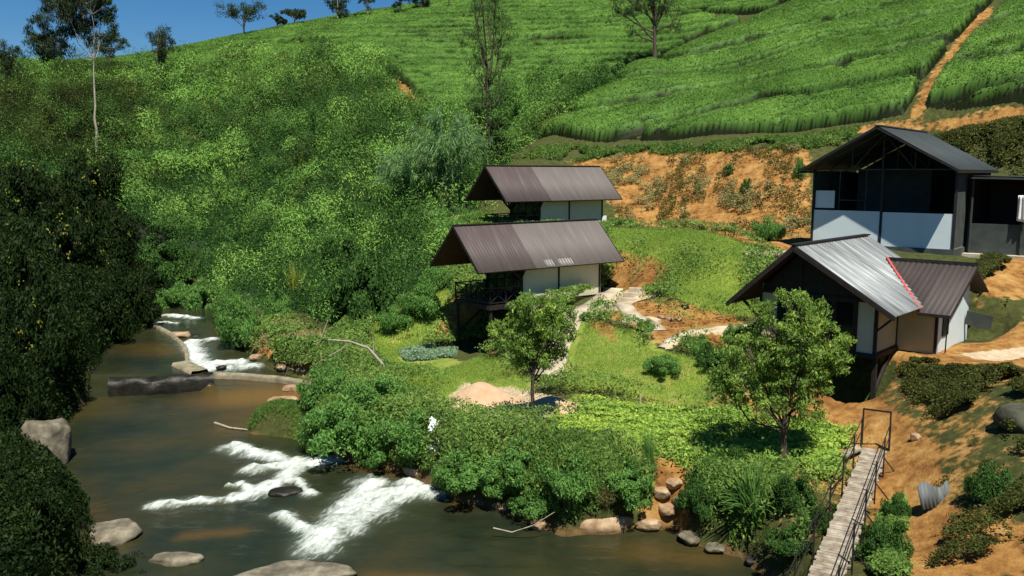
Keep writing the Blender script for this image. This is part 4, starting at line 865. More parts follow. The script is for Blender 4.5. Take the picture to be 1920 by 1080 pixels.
def domes(name, poly, n, rad, per, size, mat, label, cat, seed, dens=None, base=None, kind='round', hs=1.35, sink=.35):
    r = np.random.default_rng(seed); q = scatter(poly, n, dens, r); n = len(q); R_ = rad(q[:, 1])*r.uniform(.5, 1.35, n); sz = size(q[:, 1])
    z0 = Hh(q[:, 0], q[:, 1])+(base(q[:, 0], q[:, 1]) if base else 0)-R_*sink
    m = (per*(R_/R_.mean())**1.3).astype(int)+20; I = np.repeat(np.arange(n), m); k = len(I)
    # each dome is a bunch of five sub-lobes
    lob = r.normal(0, 1, (n, 6, 3)); lob /= np.linalg.norm(lob, axis=2)[:, :, None]; lob[:, :, 2] = np.abs(lob[:, :, 2]); L = lob[I, r.integers(0, 6, k)]
    d = r.normal(0, 1, (k, 3)); d /= np.linalg.norm(d, axis=1)[:, None]; p = L*.62+d*(.22+.17*r.random(k))[:, None]; keep = p[:, 2] > -.1; p = p[keep]; I = I[keep]; d = d[keep]; L = L[keep]
    P = np.column_stack([q[I, 0]+p[:, 0]*R_[I], q[I, 1]+p[:, 1]*R_[I], z0[I]+p[:, 2]*R_[I]*hs*r.uniform(.75, 1.3, n)[I]])
    N = d*.9+L*.5+np.array([0, 0, .1]); N /= np.linalg.norm(N, axis=1)[:, None]; lg = None; asp = .45
    if kind == 'plume': lg = p*np.array([1, 1, .6])+np.array([0, 0, .8])+r.normal(0, .35, p.shape); asp = .18; N = N+r.normal(0, .5, p.shape)
    V, F, T = leaves(P, N, sz[I]*(2.0 if kind == 'plume' else 1.), .14, asp, .15, r, long=lg)
    T = np.clip(T*.22+np.repeat((r.random(n)*.85)[I], 4)-.05, -.2, 1.1)
    o = link(name, npmesh(name, V, F, mat, False, dict(tint=T))); o['kind'] = 'stuff'; o['label'] = label; o['category'] = cat
lsz = lambda y: .11+.0018*(y-45)
bs = lambda x, y: mth_(x, y)*.4*pathm(x, y)
M['olive'] = leafmat('olive scrub', [(.025, .03, .010), (.06, .085, .018), (.11, .15, .03), (.17, .19, .05)], .3, .15)
M['fresh'] = leafmat('fresh feathery scrub', [(.07, .15, .03), (.13, .27, .04), (.20, .38, .06), (.30, .48, .09)], .12, .15)
vis = lambda x, y: pathm(x, y)
domes('hillside_bushes', TH, 400, lambda y: 1.9+.016*(y-45), 800, lsz, M['thick'], 'rounded mid-green bushes packed over the left hillside', 'bushes', 1, lambda x, y: vis(x, y)*1., bs)
domes('dark_hillside_bushes', TH, 240, lambda y: 2.5+.016*(y-45), 950, lsz, M['bushd'], 'dark green bushes in patches over the left hillside', 'bushes', 2, lambda x, y: vis(x, y)*sstep(.42, .6, fbm(x*.07, y*.07, 111)), bs, sink=.3)
domes('feathery_scrub', TH, 300, lambda y: 2.3+.014*(y-45), 860, lsz, M['fresh'], 'fresh yellow-green feathery scrub in drifts across the left hillside', 'scrub', 3, lambda x, y: vis(x, y)*np.maximum(sstep(.44, .58, fbm(x*.06+30, y*.06, 113)), .6*sstep(-24, -14, x)), bs, 'plume')
domes('olive_scrub', TH, 260, lambda y: 1.9+.014*(y-45), 400, lsz, M['olive'], 'dull olive-brown scrub high on the left hillside', 'scrub', 4, lambda x, y: vis(x, y)*np.maximum(sstep(.5, .62, fbm(x*.07+60, y*.07, 115)), sstep(-24, -34, x+(y-85)*-.1))*sstep(62, 90, y), bs, 'plume')
# left bank thicket (leaf colour darkened in place of shade)
LB = np.array([np.array(q, float) for q in [(-27.5, 72), (-38, 73.5), (-52, 66), (-31, 36), (-19, 14), (-12, 12)]]+[W0(135, 1100, 1), W0(165, 1000, .3), W0(150, 930, .3), W0(110, 872, .2), W0(115, 800, .2), W0(150, 740, .5), W0(168, 695, ZP), W0(215, 645, ZP), W0(280, 612, ZP)]+[np.array([-26.3, 60.5]), np.array([-30.5, 64]), np.array([-30, 68])])
LBM = mounds(1.6, 1.0, 4, 1.0, 63)
carpet('bank_undergrowth', LB, 170000, lambda y: .13+.0022*(y-20), M['dark'], 'undergrowth coloured dark as if shaded along the left bank of the river', 'undergrowth', lambda x, y: LBM(x, y)*(.3+.7*sstep(30, 42, y)), dens=lambda x, y: np.clip((26/np.maximum(y, 16))**1.3, .12, 1), step=.4, jit=.6, edge=.9, droop=.3)
# ---- grasses and weeds on the right
def lowm(h, s, seed): return lambda x, y: h*worley(x/s, y/s, seed)+h*.6*fbm(x*1.5, y*1.5, seed+1)
avoid = [ (GP((1068, 600), (1058, 635), (1042, 670), (1028, 715)), .95), (GP((1160, 548), (1120, 572), (1085, 590), (1068, 612)), .9), (GP((1240, 655), (1262, 636), (1300, 622), (1345, 616), (1400, 612)), .5), (GP((1180, 600), (1215, 608), (1232, 622)), .8), (GP((1130, 568), (1180, 588), (1205, 600)), .6), (GP((1165, 577), (1204, 547)), .9)]
def clear(x, y):
    m = np.ones(np.shape(x), bool)
    for P, d in avoid: m &= ldist(P, x, y) > d
    for R_, yw, x0, x1, y0, y1 in ((C2, YC, -2, 2, 3.3, 9.6), (C2, YC, -1.5, 3.4, -3, 4.6), (C1, YC, -2, 2, 2.5, 9.6), (BR, YB, -3.9, 9.8, .9, 10), (H3, Y3, -2.2, 4.7, 1.2, 7.9)):
        b, a = local(R_, yw, x, y); m &= ~((b > x0) & (b < x1) & (a > y0) & (a < y1))
    q = np.column_stack([(x-A0[0]), (y-A0[1])]); al = q@DB; pe = np.abs(q@np.array([-DB[1], DB[0]])); m &= ~((al > -.5) & (pe < .42))
    for px, py, rr in ((900, 757, 1.7), (1030, 768, 1.4)):
        c = G(px, py); m &= ((x-c[0])**2+(y-c[1])**2) > rr*rr
    return m.astype(float)
def fsoil(x, y, k=1.): return clear(x, y)*np.clip(1-k*samp(soil, x, y)-samp(pale, x, y)+.0, 0, 1)*(sdist(RV, x, y) > .3)
RB = np.array([G(*p)[:2] for p in [(600, 640), (640, 610), (720, 590), (800, 540), (850, 480), (860, 430), (900, 400), (1100, 440), (1140, 425), (1260, 428), (1420, 455), (1480, 480), (1450, 540), (1420, 600), (1400, 680), (1480, 790), (1640, 800), (1620, 900), (1540, 1000), (1440, 1040), (1310, 1000), (1200, 970), (1000, 940), (850, 915), (700, 860), (590, 830), (590, 720)]])
flat = lambda x, y: samp(lawn, x, y)
carpet('short_grass', RB, 170000, lambda y: .07+.0030*(y-25), M['grass'], 'short bright grass over the terrace and garden slopes', 'grass', None, dens=lambda x, y: fsoil(x, y)*np.clip(flat(x, y)*1.2-.1, 0, 1)*(.5+.7*vn(x*.6, y*.6, 71)), asp=.16, upright=.55, jit=.3)
carpet('weeds', RB, 100000, lambda y: .12+.0022*(y-25), M['weed'], 'knee-high weeds on the rough slopes around the cottages', 'weeds', lowm(.42, .9, 73), dens=lambda x, y: fsoil(x, y, .9)*np.clip(1.05-flat(x, y)*1.5*(.45+vn(x*.5, y*.5, 75)), 0, 1), jit=.5, edge=.8, base=False, droop=.2)
# garden rows of leafy vegetables
VG = PL((1010, 800), (1090, 750), (1200, 768), (1340, 770), (1480, 790), (1610, 805), (1590, 870), (1570, 935), (1490, 880), (1440, 900), (1240, 868), (1130, 850), (1060, 835))
ca, sa = cos(-.28), sin(-.28)
def rowd(x, y):
    p = (y*ca-x*sa)/.62+.25*vn(x*.5, y*.5, 81); fr = np.abs(p-np.floor(p)-.5)*2
    return clear(x, y)*(1-sstep(.35, .75, fr))*(vn(x*1.6, y*1.6, 83) > .22)
carpet('vegetable_rows', VG, 75000, .135, M['crop'], 'rows of yellow-green leafy vegetables across the riverside garden', 'vegetable rows', lambda x, y: .25*(1-sstep(.3, 1, np.abs((y*ca-x*sa)/.62-np.floor((y*ca-x*sa)/.62)-.5)*2))*(.6+.6*vn(x*3, y*3, 85)), dens=rowd, jit=.35, base=False, asp=.6, edge=.3)
carpet('cabbage_patch', PL((745, 662), (800, 650), (860, 655), (850, 672), (760, 678)), 5000, .16, leafmat('blue-green leaves', [(.10, .18, .09), (.2, .3, .18), (.3, .42, .28)], 1), 'blue-grey leafy patch on the lawn below the nearer cottage', 'cabbages', None, asp=.7, jit=.4)
M['oliw'] = leafmat('olive weeds', [(.025, .03, .010), (.055, .07, .016), (.09, .11, .024), (.15, .14, .045)], .6)
# scrub on the cut bank and on the right-hand slopes
BK = np.array(list(R_BANK)); 
tuft = lambda x, y, sc, a: clear(x, y)*sstep(a, a+.06, fbm(x*sc, y*sc*.8, 92))
carpet('bank_scrub', BK, 14000, .16, M['dry'], 'scattered dry tufts on the orange cut bank', 'scrub', lowm(.2, .8, 91), dens=lambda x, y: tuft(x, y, .55, .53)*(vn(x*2.2, y*2.2, 151) > .45), jit=.6, base=False, asp=.4)
carpet('bank_scrub', BK, 12000, .15, M['oliw'], 'scattered green tufts on the orange cut bank', 'scrub', lowm(.25, .8, 93), dens=lambda x, y: tuft(x+30, y, .5, .54)*(vn(x*2.5, y*2.5, 152) > .4), jit=.6, base=False)
carpet('fallow_grass', R_FALLOW, 22000, .3, M['weed'], 'low grey-green grass strip between the tea and the orange bank', 'grass', lowm(.15, 1, 95), dens=lambda x, y: (vn(x*.7, y*.9, 96) > .3)*1., jit=.3, base=False, upright=.3, asp=.3)
RS = PL((1640, 705), (1940, 690), (1990, 780), (1990, 1100), (1700, 1100), (1700, 960), (1800, 850), (1700, 770))
carpet('slope_weeds', RS, 34000, lambda y: .09+.002*(y-20), M['oliw'], 'patchy olive weeds on the dirt slope right of the bridge', 'weeds', lowm(.25, .9, 97), dens=lambda x, y: clear(x, y)*sstep(.5, .66, fbm(x*.7, y*.8, 98)), jit=.5, base=False)
HS = PL((1660, 712), (1760, 702), (1940, 705), (1940, 735), (1800, 745), (1700, 745))
carpet('slope_weeds', HS, 26000, .13, M['oliw'], 'dark green weedy strip on the slope below the side wing of the stilt house', 'weeds', lowm(.35, .7, 99), dens=lambda x, y: clear(x, y)*sstep(.42, .6, fbm(x*.8, y*.8, 100)), jit=.6, base=False)
RS2 = PL((1650, 960), (1700, 930), (1720, 1100), (1600, 1100))
carpet('slope_weeds', RS2, 14000, .13, M['weed'], 'green weeds under the right side of the footbridge', 'weeds', lowm(.3, .7, 101), dens=lambda x, y: clear(x, y)*sstep(.35, .6, fbm(x*.8, y*.8, 102)), jit=.5, base=False)
UR = PL((1660, 262), (1800, 245), (1990, 230), (1990, 330), (1880, 330), (1800, 300))
carpet('slope_weeds', UR, 22000, .2, M['oliw'], 'dull weeds on the slope behind the barn roof', 'weeds', lowm(.5, 1.3, 103), dens=lambda x, y: clear(x, y)*(.05+.95*sstep(.42, .6, fbm(x*.6, y*.7, 104))), jit=.6, base=False)
UR2 = PL((1825, 485), (1960, 482), (1960, 600), (1820, 590))
carpet('slope_weeds', UR2, 9000, .15, M['oliw'], 'sparse weeds on the orange bank below the flat-roofed shed', 'weeds', lowm(.3, 1.1, 105), dens=lambda x, y: clear(x, y)*sstep(.45, .6, fbm(x*.5, y*.5, 106)), jit=.5, base=False)

# weeds trailing down the near bank to the waterline
BW = np.array([G(*p)[:2] for p in [(560, 820), (600, 850), (700, 866), (790, 888), (850, 925), (950, 948), (1060, 985), (1180, 975), (1225, 965), (1225, 880), (1000, 850), (860, 830), (700, 800), (600, 790)]])
carpet('bank_weeds', BW, 60000, .14, M['weed'], 'tangled weeds hanging down the near river bank between the shrubs', 'weeds', lowm(.55, .8, 121), dens=lambda x, y: (sdist(RV, x, y) > -.15)*(.35+.65*(vn(x*.9, y*.9, 122) > .4)), jit=.6, base=False, droop=.6, edge=.3)
BW2 = np.array([G(*p)[:2] for p in [(1290, 930), (1500, 900), (1580, 930), (1500, 1060), (1440, 1062), (1400, 1030), (1310, 1003)]])
carpet('bank_weeds', BW2, 24000, .12, M['weed'], 'tangled weeds around the strap-leaved clump', 'weeds', lowm(.4, .8, 123), dens=lambda x, y: (sdist(RV, x, y) > -.1)*sstep(.35, .6, fbm(x*.8, y*.8, 124)), jit=.6, base=False, droop=.5, edge=.3)

carpet('spit_grass', np.array([W0(*p) for p in [(455, 815), (480, 800), (560, 795), (600, 830), (580, 835), (520, 822)]]), 7000, .12, M['weed'], 'tufts of grass on the low spit poking into the river', 'grass', lowm(.15, .5, 131), dens=lambda x, y: (sdist(RV, x, y) > -.05)*1., jit=.5, base=False, upright=.4, asp=.2)
SB = np.array([atz(*p)[:2] for p in [(430, 640, .9), (520, 600, .9), (620, 640, 1.2), (640, 720, 1.), (590, 730, .3), (520, 688, .5), (470, 668, .8)]])
carpet('bank_weeds', SB, 9000, .2, M['dry'], 'dry tangled grass and twigs on the pool bank below the hillside', 'weeds', lowm(.4, .9, 133), dens=lambda x, y: (sdist(RV, x, y) > .1)*sstep(.4, .6, fbm(x*.7, y*.7, 134)), jit=.6, base=False, asp=.2, droop=.3)
carpet('bank_weeds', SB, 14000, .2, M['weed'], 'green weeds on the pool bank below the hillside', 'weeds', lowm(.5, .9, 135), dens=lambda x, y: (sdist(RV, x, y) > .1)*sstep(.42, .58, fbm(x*.7+9, y*.7, 136)), jit=.6, base=False)

DK = PL((-40, 165), (120, 150), (250, 160), (270, 250), (230, 360), (190, 440), (0, 440), (-60, 400))
domes('shade_darkened_scrub', DK, 260, lambda y: 1.9+.014*(y-45), 420, lsz, M['dark2'], 'dull shade-darkened scrub over the upper left slope around the tall pale trunk', 'scrub', 9, None, lambda x, y: bs(x, y)+.8)  # dark leaf colour stands in for shade over this slope

OR_ = PL((1940, 470), (2500, 480), (2700, 1090), (1940, 1090))
carpet('slope_weeds', OR_, 30000, .14, M['oliw'], 'patchy weeds on the dirt slope at and beyond the right edge', 'weeds', lowm(.3, 1., 141), dens=lambda x, y: clear(x, y)*sstep(.42, .6, fbm(x*.5, y*.5, 142)), jit=.6, base=False)
# ------------------------------------------------------------ shrub prototypes
def shrub_parts(kind, seed):
    r = np.random.default_rng(seed); V = []; 
    if kind in ('bush', 'dark', 'thick'):
        nl = 34; c = r.normal(0, 1, (nl, 3)); c /= np.linalg.norm(c, axis=1)[:, None]; c[:, 2] = np.abs(c[:, 2])
        c = c*r.uniform(.3, .88, nl)[:, None]; c[:, 2] = c[:, 2]*r.uniform(.6, 1.05, nl)+.08; P = []; N = []
        for q in c:
            n = 300; d = r.normal(0, 1, (n, 3)); d /= np.linalg.norm(d, axis=1)[:, None]; rad = r.uniform(.13, .32)
            P.append(q+d*rad*r.uniform(.55, 1.05, n)[:, None]*np.array([1, 1, .85])); N.append(d*.6+q/np.linalg.norm(q)*.5+np.array([0, 0, .5]))
        P = np.concatenate(P); N = np.concatenate(N); k = P[:, 2] > .02; P = P[k]; N = N[k]; N /= np.linalg.norm(N, axis=1)[:, None]
        V, F, T = leaves(P, N, .066, .45, .45, .5, r)
        st = [tube(np.array([[0, 0, -.1], q*.5+r.normal(0, .03, 3), q*.95]), [.03, .02, .008], 5) for q in c[:16]]
        return V, F, T, st
    if kind == 'feather':                               # arching bamboo plumes
        P = []; L = []; st = []
        for i in range(70):
            a = r.uniform(0, 2*pi); R_ = r.uniform(.25, .95); h = r.uniform(.7, 1.15)*(1.1-.3*R_); b = np.array([cos(a), sin(a), 0])*.18*r.random()
            t_ = np.linspace(0, 1, 7)[:, None]; cur = b+np.array([cos(a), sin(a), 0])*R_*t_**2.2+np.array([0, 0, 1])*h*(1.55*t_-.55*t_**3)
            st.append(tube(cur, np.linspace(.012, .003, 7), 4)); m = 130; u = r.random(m)**.7; idx = u*5.99; i0 = idx.astype(int); f_ = (idx-i0)[:, None]
            p = cur[i0]*(1-f_)+cur[i0+1]*f_; tg = cur[i0+1]-cur[i0]; tg /= np.linalg.norm(tg, axis=1)[:, None]
            P.append(p+r.normal(0, .035, (m, 3))); L.append(tg+r.normal(0, .35, (m, 3))-np.array([0, 0, .5]))
        P = np.concatenate(P); L = np.concatenate(L); N = r.normal(0, 1, P.shape); V, F, T = leaves(P, N, .10, .1, .16, .3, r, long=L); return V, F, T, st
    if kind in ('strap', 'grass', 'dry', 'spiky'):
        n = dict(strap=170, grass=420, dry=420, spiky=150)[kind]; wd = dict(strap=.055, grass=.016, dry=.014, spiky=.035)[kind]; Vs = []; Fs = []; T = []; k0 = 0
        for i in range(n):
            a = r.uniform(0, 2*pi); lean = r.uniform(.15, 1.0) if kind != 'spiky' else r.uniform(.05, .55); L_ = r.uniform(.6, 1.1); b = np.array([cos(a), sin(a), 0.])
            b0 = b*r.uniform(0, .22)+np.array([r.normal(0, .08), r.normal(0, .08), 0]); t_ = np.linspace(0, 1, 6)
            c = b0+b*(lean*L_*t_**1.5)[:, None]+np.array([0, 0, 1.])*(L_*(1-.35*lean)*(t_*1.5-.9*lean*t_**2.4))[:, None]
            sd = np.array([-b[1], b[0], 0])*1.; ww = wd*np.array([.7, 1, 1, .8, .5, .05])[:, None]
            Vs.append(np.concatenate([c-sd*ww/2, c+sd*ww/2])); Fs.append(np.array([(j, j+1, 7+j, 6+j) for j in range(5)])+k0); k0 += 12; T += [r.random()]*12
        return np.concatenate(Vs), np.concatenate(Fs), np.array(T), None
PROTO = {}
def shrub(kind, label, px, py, w, h, mat=None, cat='shrub', group=None, seed=None, z=None, name=None, rz=None, flowers=None, at=None, sink=.0):
    mat = mat or {'bush': 'bush', 'dark': 'dark', 'thick': 'thick', 'feather': 'feather', 'strap': 'bush', 'grass': 'weed', 'dry': 'dry', 'spiky': 'yellow'}[kind]
    var = (len(PROTO)*0+int(hsh(np.array(px*7), np.array(py*3))*3)) if seed is None else seed
    key = (kind, mat, var)
    if key not in PROTO:
        V, F, T, st = shrub_parts(kind, 100+var*13+len(kind)); ml = npmesh('foliage', V, F, M[mat], False, dict(tint=T)); ms = None
        if st: v, f = join(st); ms = npmesh('stems', v, f, M['bark'], True)
        PROTO[key] = (ml, ms)
    ml, ms = PROTO[key]; p = np.array(at, float) if at is not None else (G(px, py) if z is None else atz(px, py, z))
    nm = name or {'bush': 'shrub', 'dark': 'dark_shrub', 'thick': 'shrub', 'feather': 'bamboo_clump', 'strap': 'strappy_plant', 'grass': 'grass_tussock', 'dry': 'grass_tussock', 'spiky': 'spiky_plant'}[kind]
    t = thing(nm, label, cat, tuple(p-np.array([0, 0, sink])), random.uniform(0, 6.28) if rz is None else rz, group); t.scale = (w/2, w/2, h)
    link('foliage', ml, t)
    if ms: link('stems', ms, t)
    if flowers:
        r = np.random.default_rng(px+py); d = r.normal(0, 1, (flowers, 3)); d /= np.linalg.norm(d, axis=1)[:, None]; d[:, 2] = np.abs(d[:, 2]); P = d*np.array([.95, .95, .95])
        P = np.repeat(P, 5, 0)+r.normal(0, .03, (flowers*5, 3)); V, F, T = leaves(P, d.repeat(5, 0), .035, .5, .8, 0, r)
        link('flowers', npmesh('flowers', V, F, M['flower'], False, dict(tint=T)), t, kind='stuff')
    return t
M['flower'] = leafmat('yellow flowers', [(.12, .13, .02), (.32, .32, .05)], 2, .2)
# riverside shrubs
RG = 'leafy shrubs lining the near river bank'
for px, py, w, h, lab in [(655, 838, 4.2, 2.9, 'large leafy shrub at the left end of the bank, behind the golden pool'), (765, 868, 3.6, 2.9, 'leafy shrub just left of the white streak on the bank'), (610, 760, 3.0, 2.5, 'leafy shrub leaning over the golden pool beside the stacked stones'), (700, 770, 3.6, 2.0, 'lower leafy shrub filling in behind the two left bank shrubs'),
    (905, 918, 3.1, 2.5, 'leafy shrub just right of the white streak on the bank'), (985, 905, 2.4, 2.1, 'leafy shrub over the brown boulder, left of the grass tussock'), (1065, 935, 2.4, 2.4, 'upright leafy shrub behind the grass tussock'), (1150, 925, 2.3, 2.0, 'leafy shrub above the long squared boulder'), (1195, 905, 1.4, 1.3, 'small leafy shrub next to the bare bank scar'), (840, 920, 1.7, 1.4, 'small shrub at the waterline, left of the grey-brown boulder'), (925, 940, 1.8, 1.3, 'small shrub at the waterline above the orange-brown flat boulder'), (1010, 965, 2.0, 1.6, 'shrub at the waterline just left of the trailing grass tussock'), (1180, 955, 2.0, 1.5, 'shrub at the waterline above the tan boulder'), (600, 845, 2.2, 1.5, 'small shrub at the tip of the bank beside the grassy spit'), (710, 875, 1.9, 1.2, 'small shrub at the waterline left of the tan smooth boulder')]:
    shrub('bush', lab, px, py, w, h*(.68 if h > 1.7 else .85)*(.8 if px > 830 else 1)*(.85+.3*float(hsh(np.array(px), np.array(py)))), group=RG)
shrub('grass', 'grass tussock trailing into the water left of the long squared boulder', 1075, 975, 1.9, 1.2, cat='grass tussock'); shrub('dry', 'straw-coloured grass hanging over the long squared boulder', 1130, 955, 1.6, 1.0, cat='grass tussock')
shrub('grass', 'dark strappy grass clump beside the bare bank scar', 1215, 900, 1.1, 1.5, 'bush', cat='grass tussock')
shrub('strap', 'big clump of broad strap leaves on the bank left of the bridge', 1412, 992, 2.3, 1.5, cat='plant', seed=1)
for px, py, w, h, lab in [(1310, 965, 1.5, 1.3, 'small shrub left of the strap-leaved clump'), (1490, 965, 1.5, 1.3, 'small shrub right of the strap-leaved clump'), (1370, 895, 1.3, 1.1, 'small shrub in the tree shade above the strap-leaved clump'), (1455, 905, 1.0, .8, 'small shrub at the foot of the larger tree'), (1480, 1035, 1.7, .7, 'low spreading shrub at the water edge left of the bridge'), (1545, 1000, 1.0, .9, 'small shrub under the left rail of the bridge'), (1655, 1050, 1.5, 1.1, 'dark leafy shrub under the right rail near the bottom edge'), (1680, 975, .9, .8, 'small dark shrub on the dirt right of the bridge')]:
    shrub('bush', lab, px, py, w, h, 'bushd', group='small shrubs around the bridge and strappy plant')
shrub('dry', 'dry brown grass tuft on the bank above the low spreading shrub', 1530, 960, 1.4, .6, cat='grass tussock')
# upstream and hillside
shrub('bush', 'rounded bright shrub at the water edge right of the waterfall', 455, 650, 3.6, 3.2); shrub('bush', 'medium shrub between the waterfall shrub and the yellow spiky plant', 520, 610, 2.8, 2.2)
shrub('spiky', 'yellow-green spiky plant standing out on the hillside foot', 552, 560, 3.4, 1.9, cat='plant', seed=0); 
M['bushm'] = M['bush']
for px, py, w, h, m, lab in [(695, 590, 5.4, 4.4, 'bushd', 'largest dark-leaved shrub at the foot of the hillside, left of the nearer cottage'), (760, 480, 4.6, 3.8, 'bushd', 'dark rounded shrub above the largest one'), (640, 520, 4.2, 3.4, 'bushd', 'dark shrub upslope and left of the largest one'), (690, 430, 5.0, 3.5, 'bushd', 'dark shrub high on the slope below the bamboo'), (790, 595, 3.2, 2.2, 'bush', 'bright shrub below the left end of the nearer cottage'), (815, 545, 2.6, 1.8, 'bush', 'bright shrub beside the deck of the nearer cottage'), (835, 450, 3.6, 2.4, 'bush', 'bright shrub between the two cottage roofs on the left'), (740, 620, 2.6, 1.6, 'bush', 'low bright shrub on the lawn edge under the big dark shrub'), (880, 425, 2.2, 1.4, 'bush', 'small shrub left of the farther cottage deck')]:
    shrub('bush', lab, px, py, w, h, m)
shrub('feather', 'tall feathery grey-green bamboo clump behind the farther cottage', 840, 395, 7.5, 6.6, cat='bamboo', seed=0); shrub('feather', 'second feathery bamboo clump, lower and left of the tall one', 770, 400, 6.5, 4.6, cat='bamboo', seed=1)
GS = 'rounded scrub bushes in the gully between the tea fields'
for px, py, w, h, lab in [(960, 260, 5, 4, 'lowest bush of the gully right of the tall slender tree'), (1010, 235, 5, 4, 'bush in the gully above the lowest one'), (1060, 205, 6, 4.5, 'largest bush in the middle of the gully'), (1110, 185, 5, 3.5, 'bush in the gully next to the near tea corner'), (1150, 165, 5, 3, 'bush in the upper gully'), (1010, 190, 6, 4, 'bush on the far side of the gully below the pale tea'), (1265, 112, 4, 2.5, 'low bush at the foot of the spreading bare tree')]:
    shrub('thick', lab, px, py, w, h, group=GS)
for px, py, w, h, m, lab in [(1440, 452, 2.3, 1.7, 'bush', 'round green bush at the foot of the orange cut bank'), (1398, 362, 1.0, 1.2, 'bushd', 'small dark bush low on the orange cut bank'), (1366, 328, 1.0, .9, 'bushd', 'small dark bush high on the orange cut bank'), (1500, 335, 1.1, 1.8, 'bush', 'narrow green bush beside the barn corner'), (1240, 700, 1.9, .85, 'bush', 'dark green shrub on the slope below the curved garden wall'), (1300, 665, 1.6, .9, 'bush', 'low shrub under the curved garden wall'), (1345, 690, 1.8, 1.1, 'bushd', 'shrub behind the larger tree on the left'), (1210, 620, 1.1, .6, 'bush', 'small shrub between the path and the sandy plot'), (1380, 640, 1.3, .9, 'bush', 'small shrub left of the larger tree crown'), (1100, 600, 1.0, .5, 'bush', 'tiny shrub at the top of the straight path'), (1855, 940, 1.6, 1.0, 'bushd', 'dark bush near the right edge below the boulder')]:
    shrub('bush', lab, px, py, w, h, m)
# left bank
LG = 'dark bushes overhanging the left side of the river'
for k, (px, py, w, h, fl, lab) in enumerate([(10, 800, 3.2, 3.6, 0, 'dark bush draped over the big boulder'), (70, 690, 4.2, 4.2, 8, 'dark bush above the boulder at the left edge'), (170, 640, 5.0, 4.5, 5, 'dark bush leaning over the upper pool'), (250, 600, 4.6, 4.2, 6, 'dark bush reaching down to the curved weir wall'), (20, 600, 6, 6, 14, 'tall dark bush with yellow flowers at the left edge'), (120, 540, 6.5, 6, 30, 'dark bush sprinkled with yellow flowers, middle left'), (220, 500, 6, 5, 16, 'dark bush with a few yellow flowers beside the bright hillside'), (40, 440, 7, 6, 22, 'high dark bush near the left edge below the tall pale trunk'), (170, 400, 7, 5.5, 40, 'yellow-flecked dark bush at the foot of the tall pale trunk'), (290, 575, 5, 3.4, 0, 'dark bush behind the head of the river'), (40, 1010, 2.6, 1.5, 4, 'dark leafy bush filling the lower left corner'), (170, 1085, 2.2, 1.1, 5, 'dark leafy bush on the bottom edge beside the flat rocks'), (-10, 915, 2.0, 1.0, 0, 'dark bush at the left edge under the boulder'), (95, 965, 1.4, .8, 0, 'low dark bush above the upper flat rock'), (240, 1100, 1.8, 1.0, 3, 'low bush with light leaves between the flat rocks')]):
    shrub('dark', lab, px, py, w, h, group=LG, flowers=fl or None)
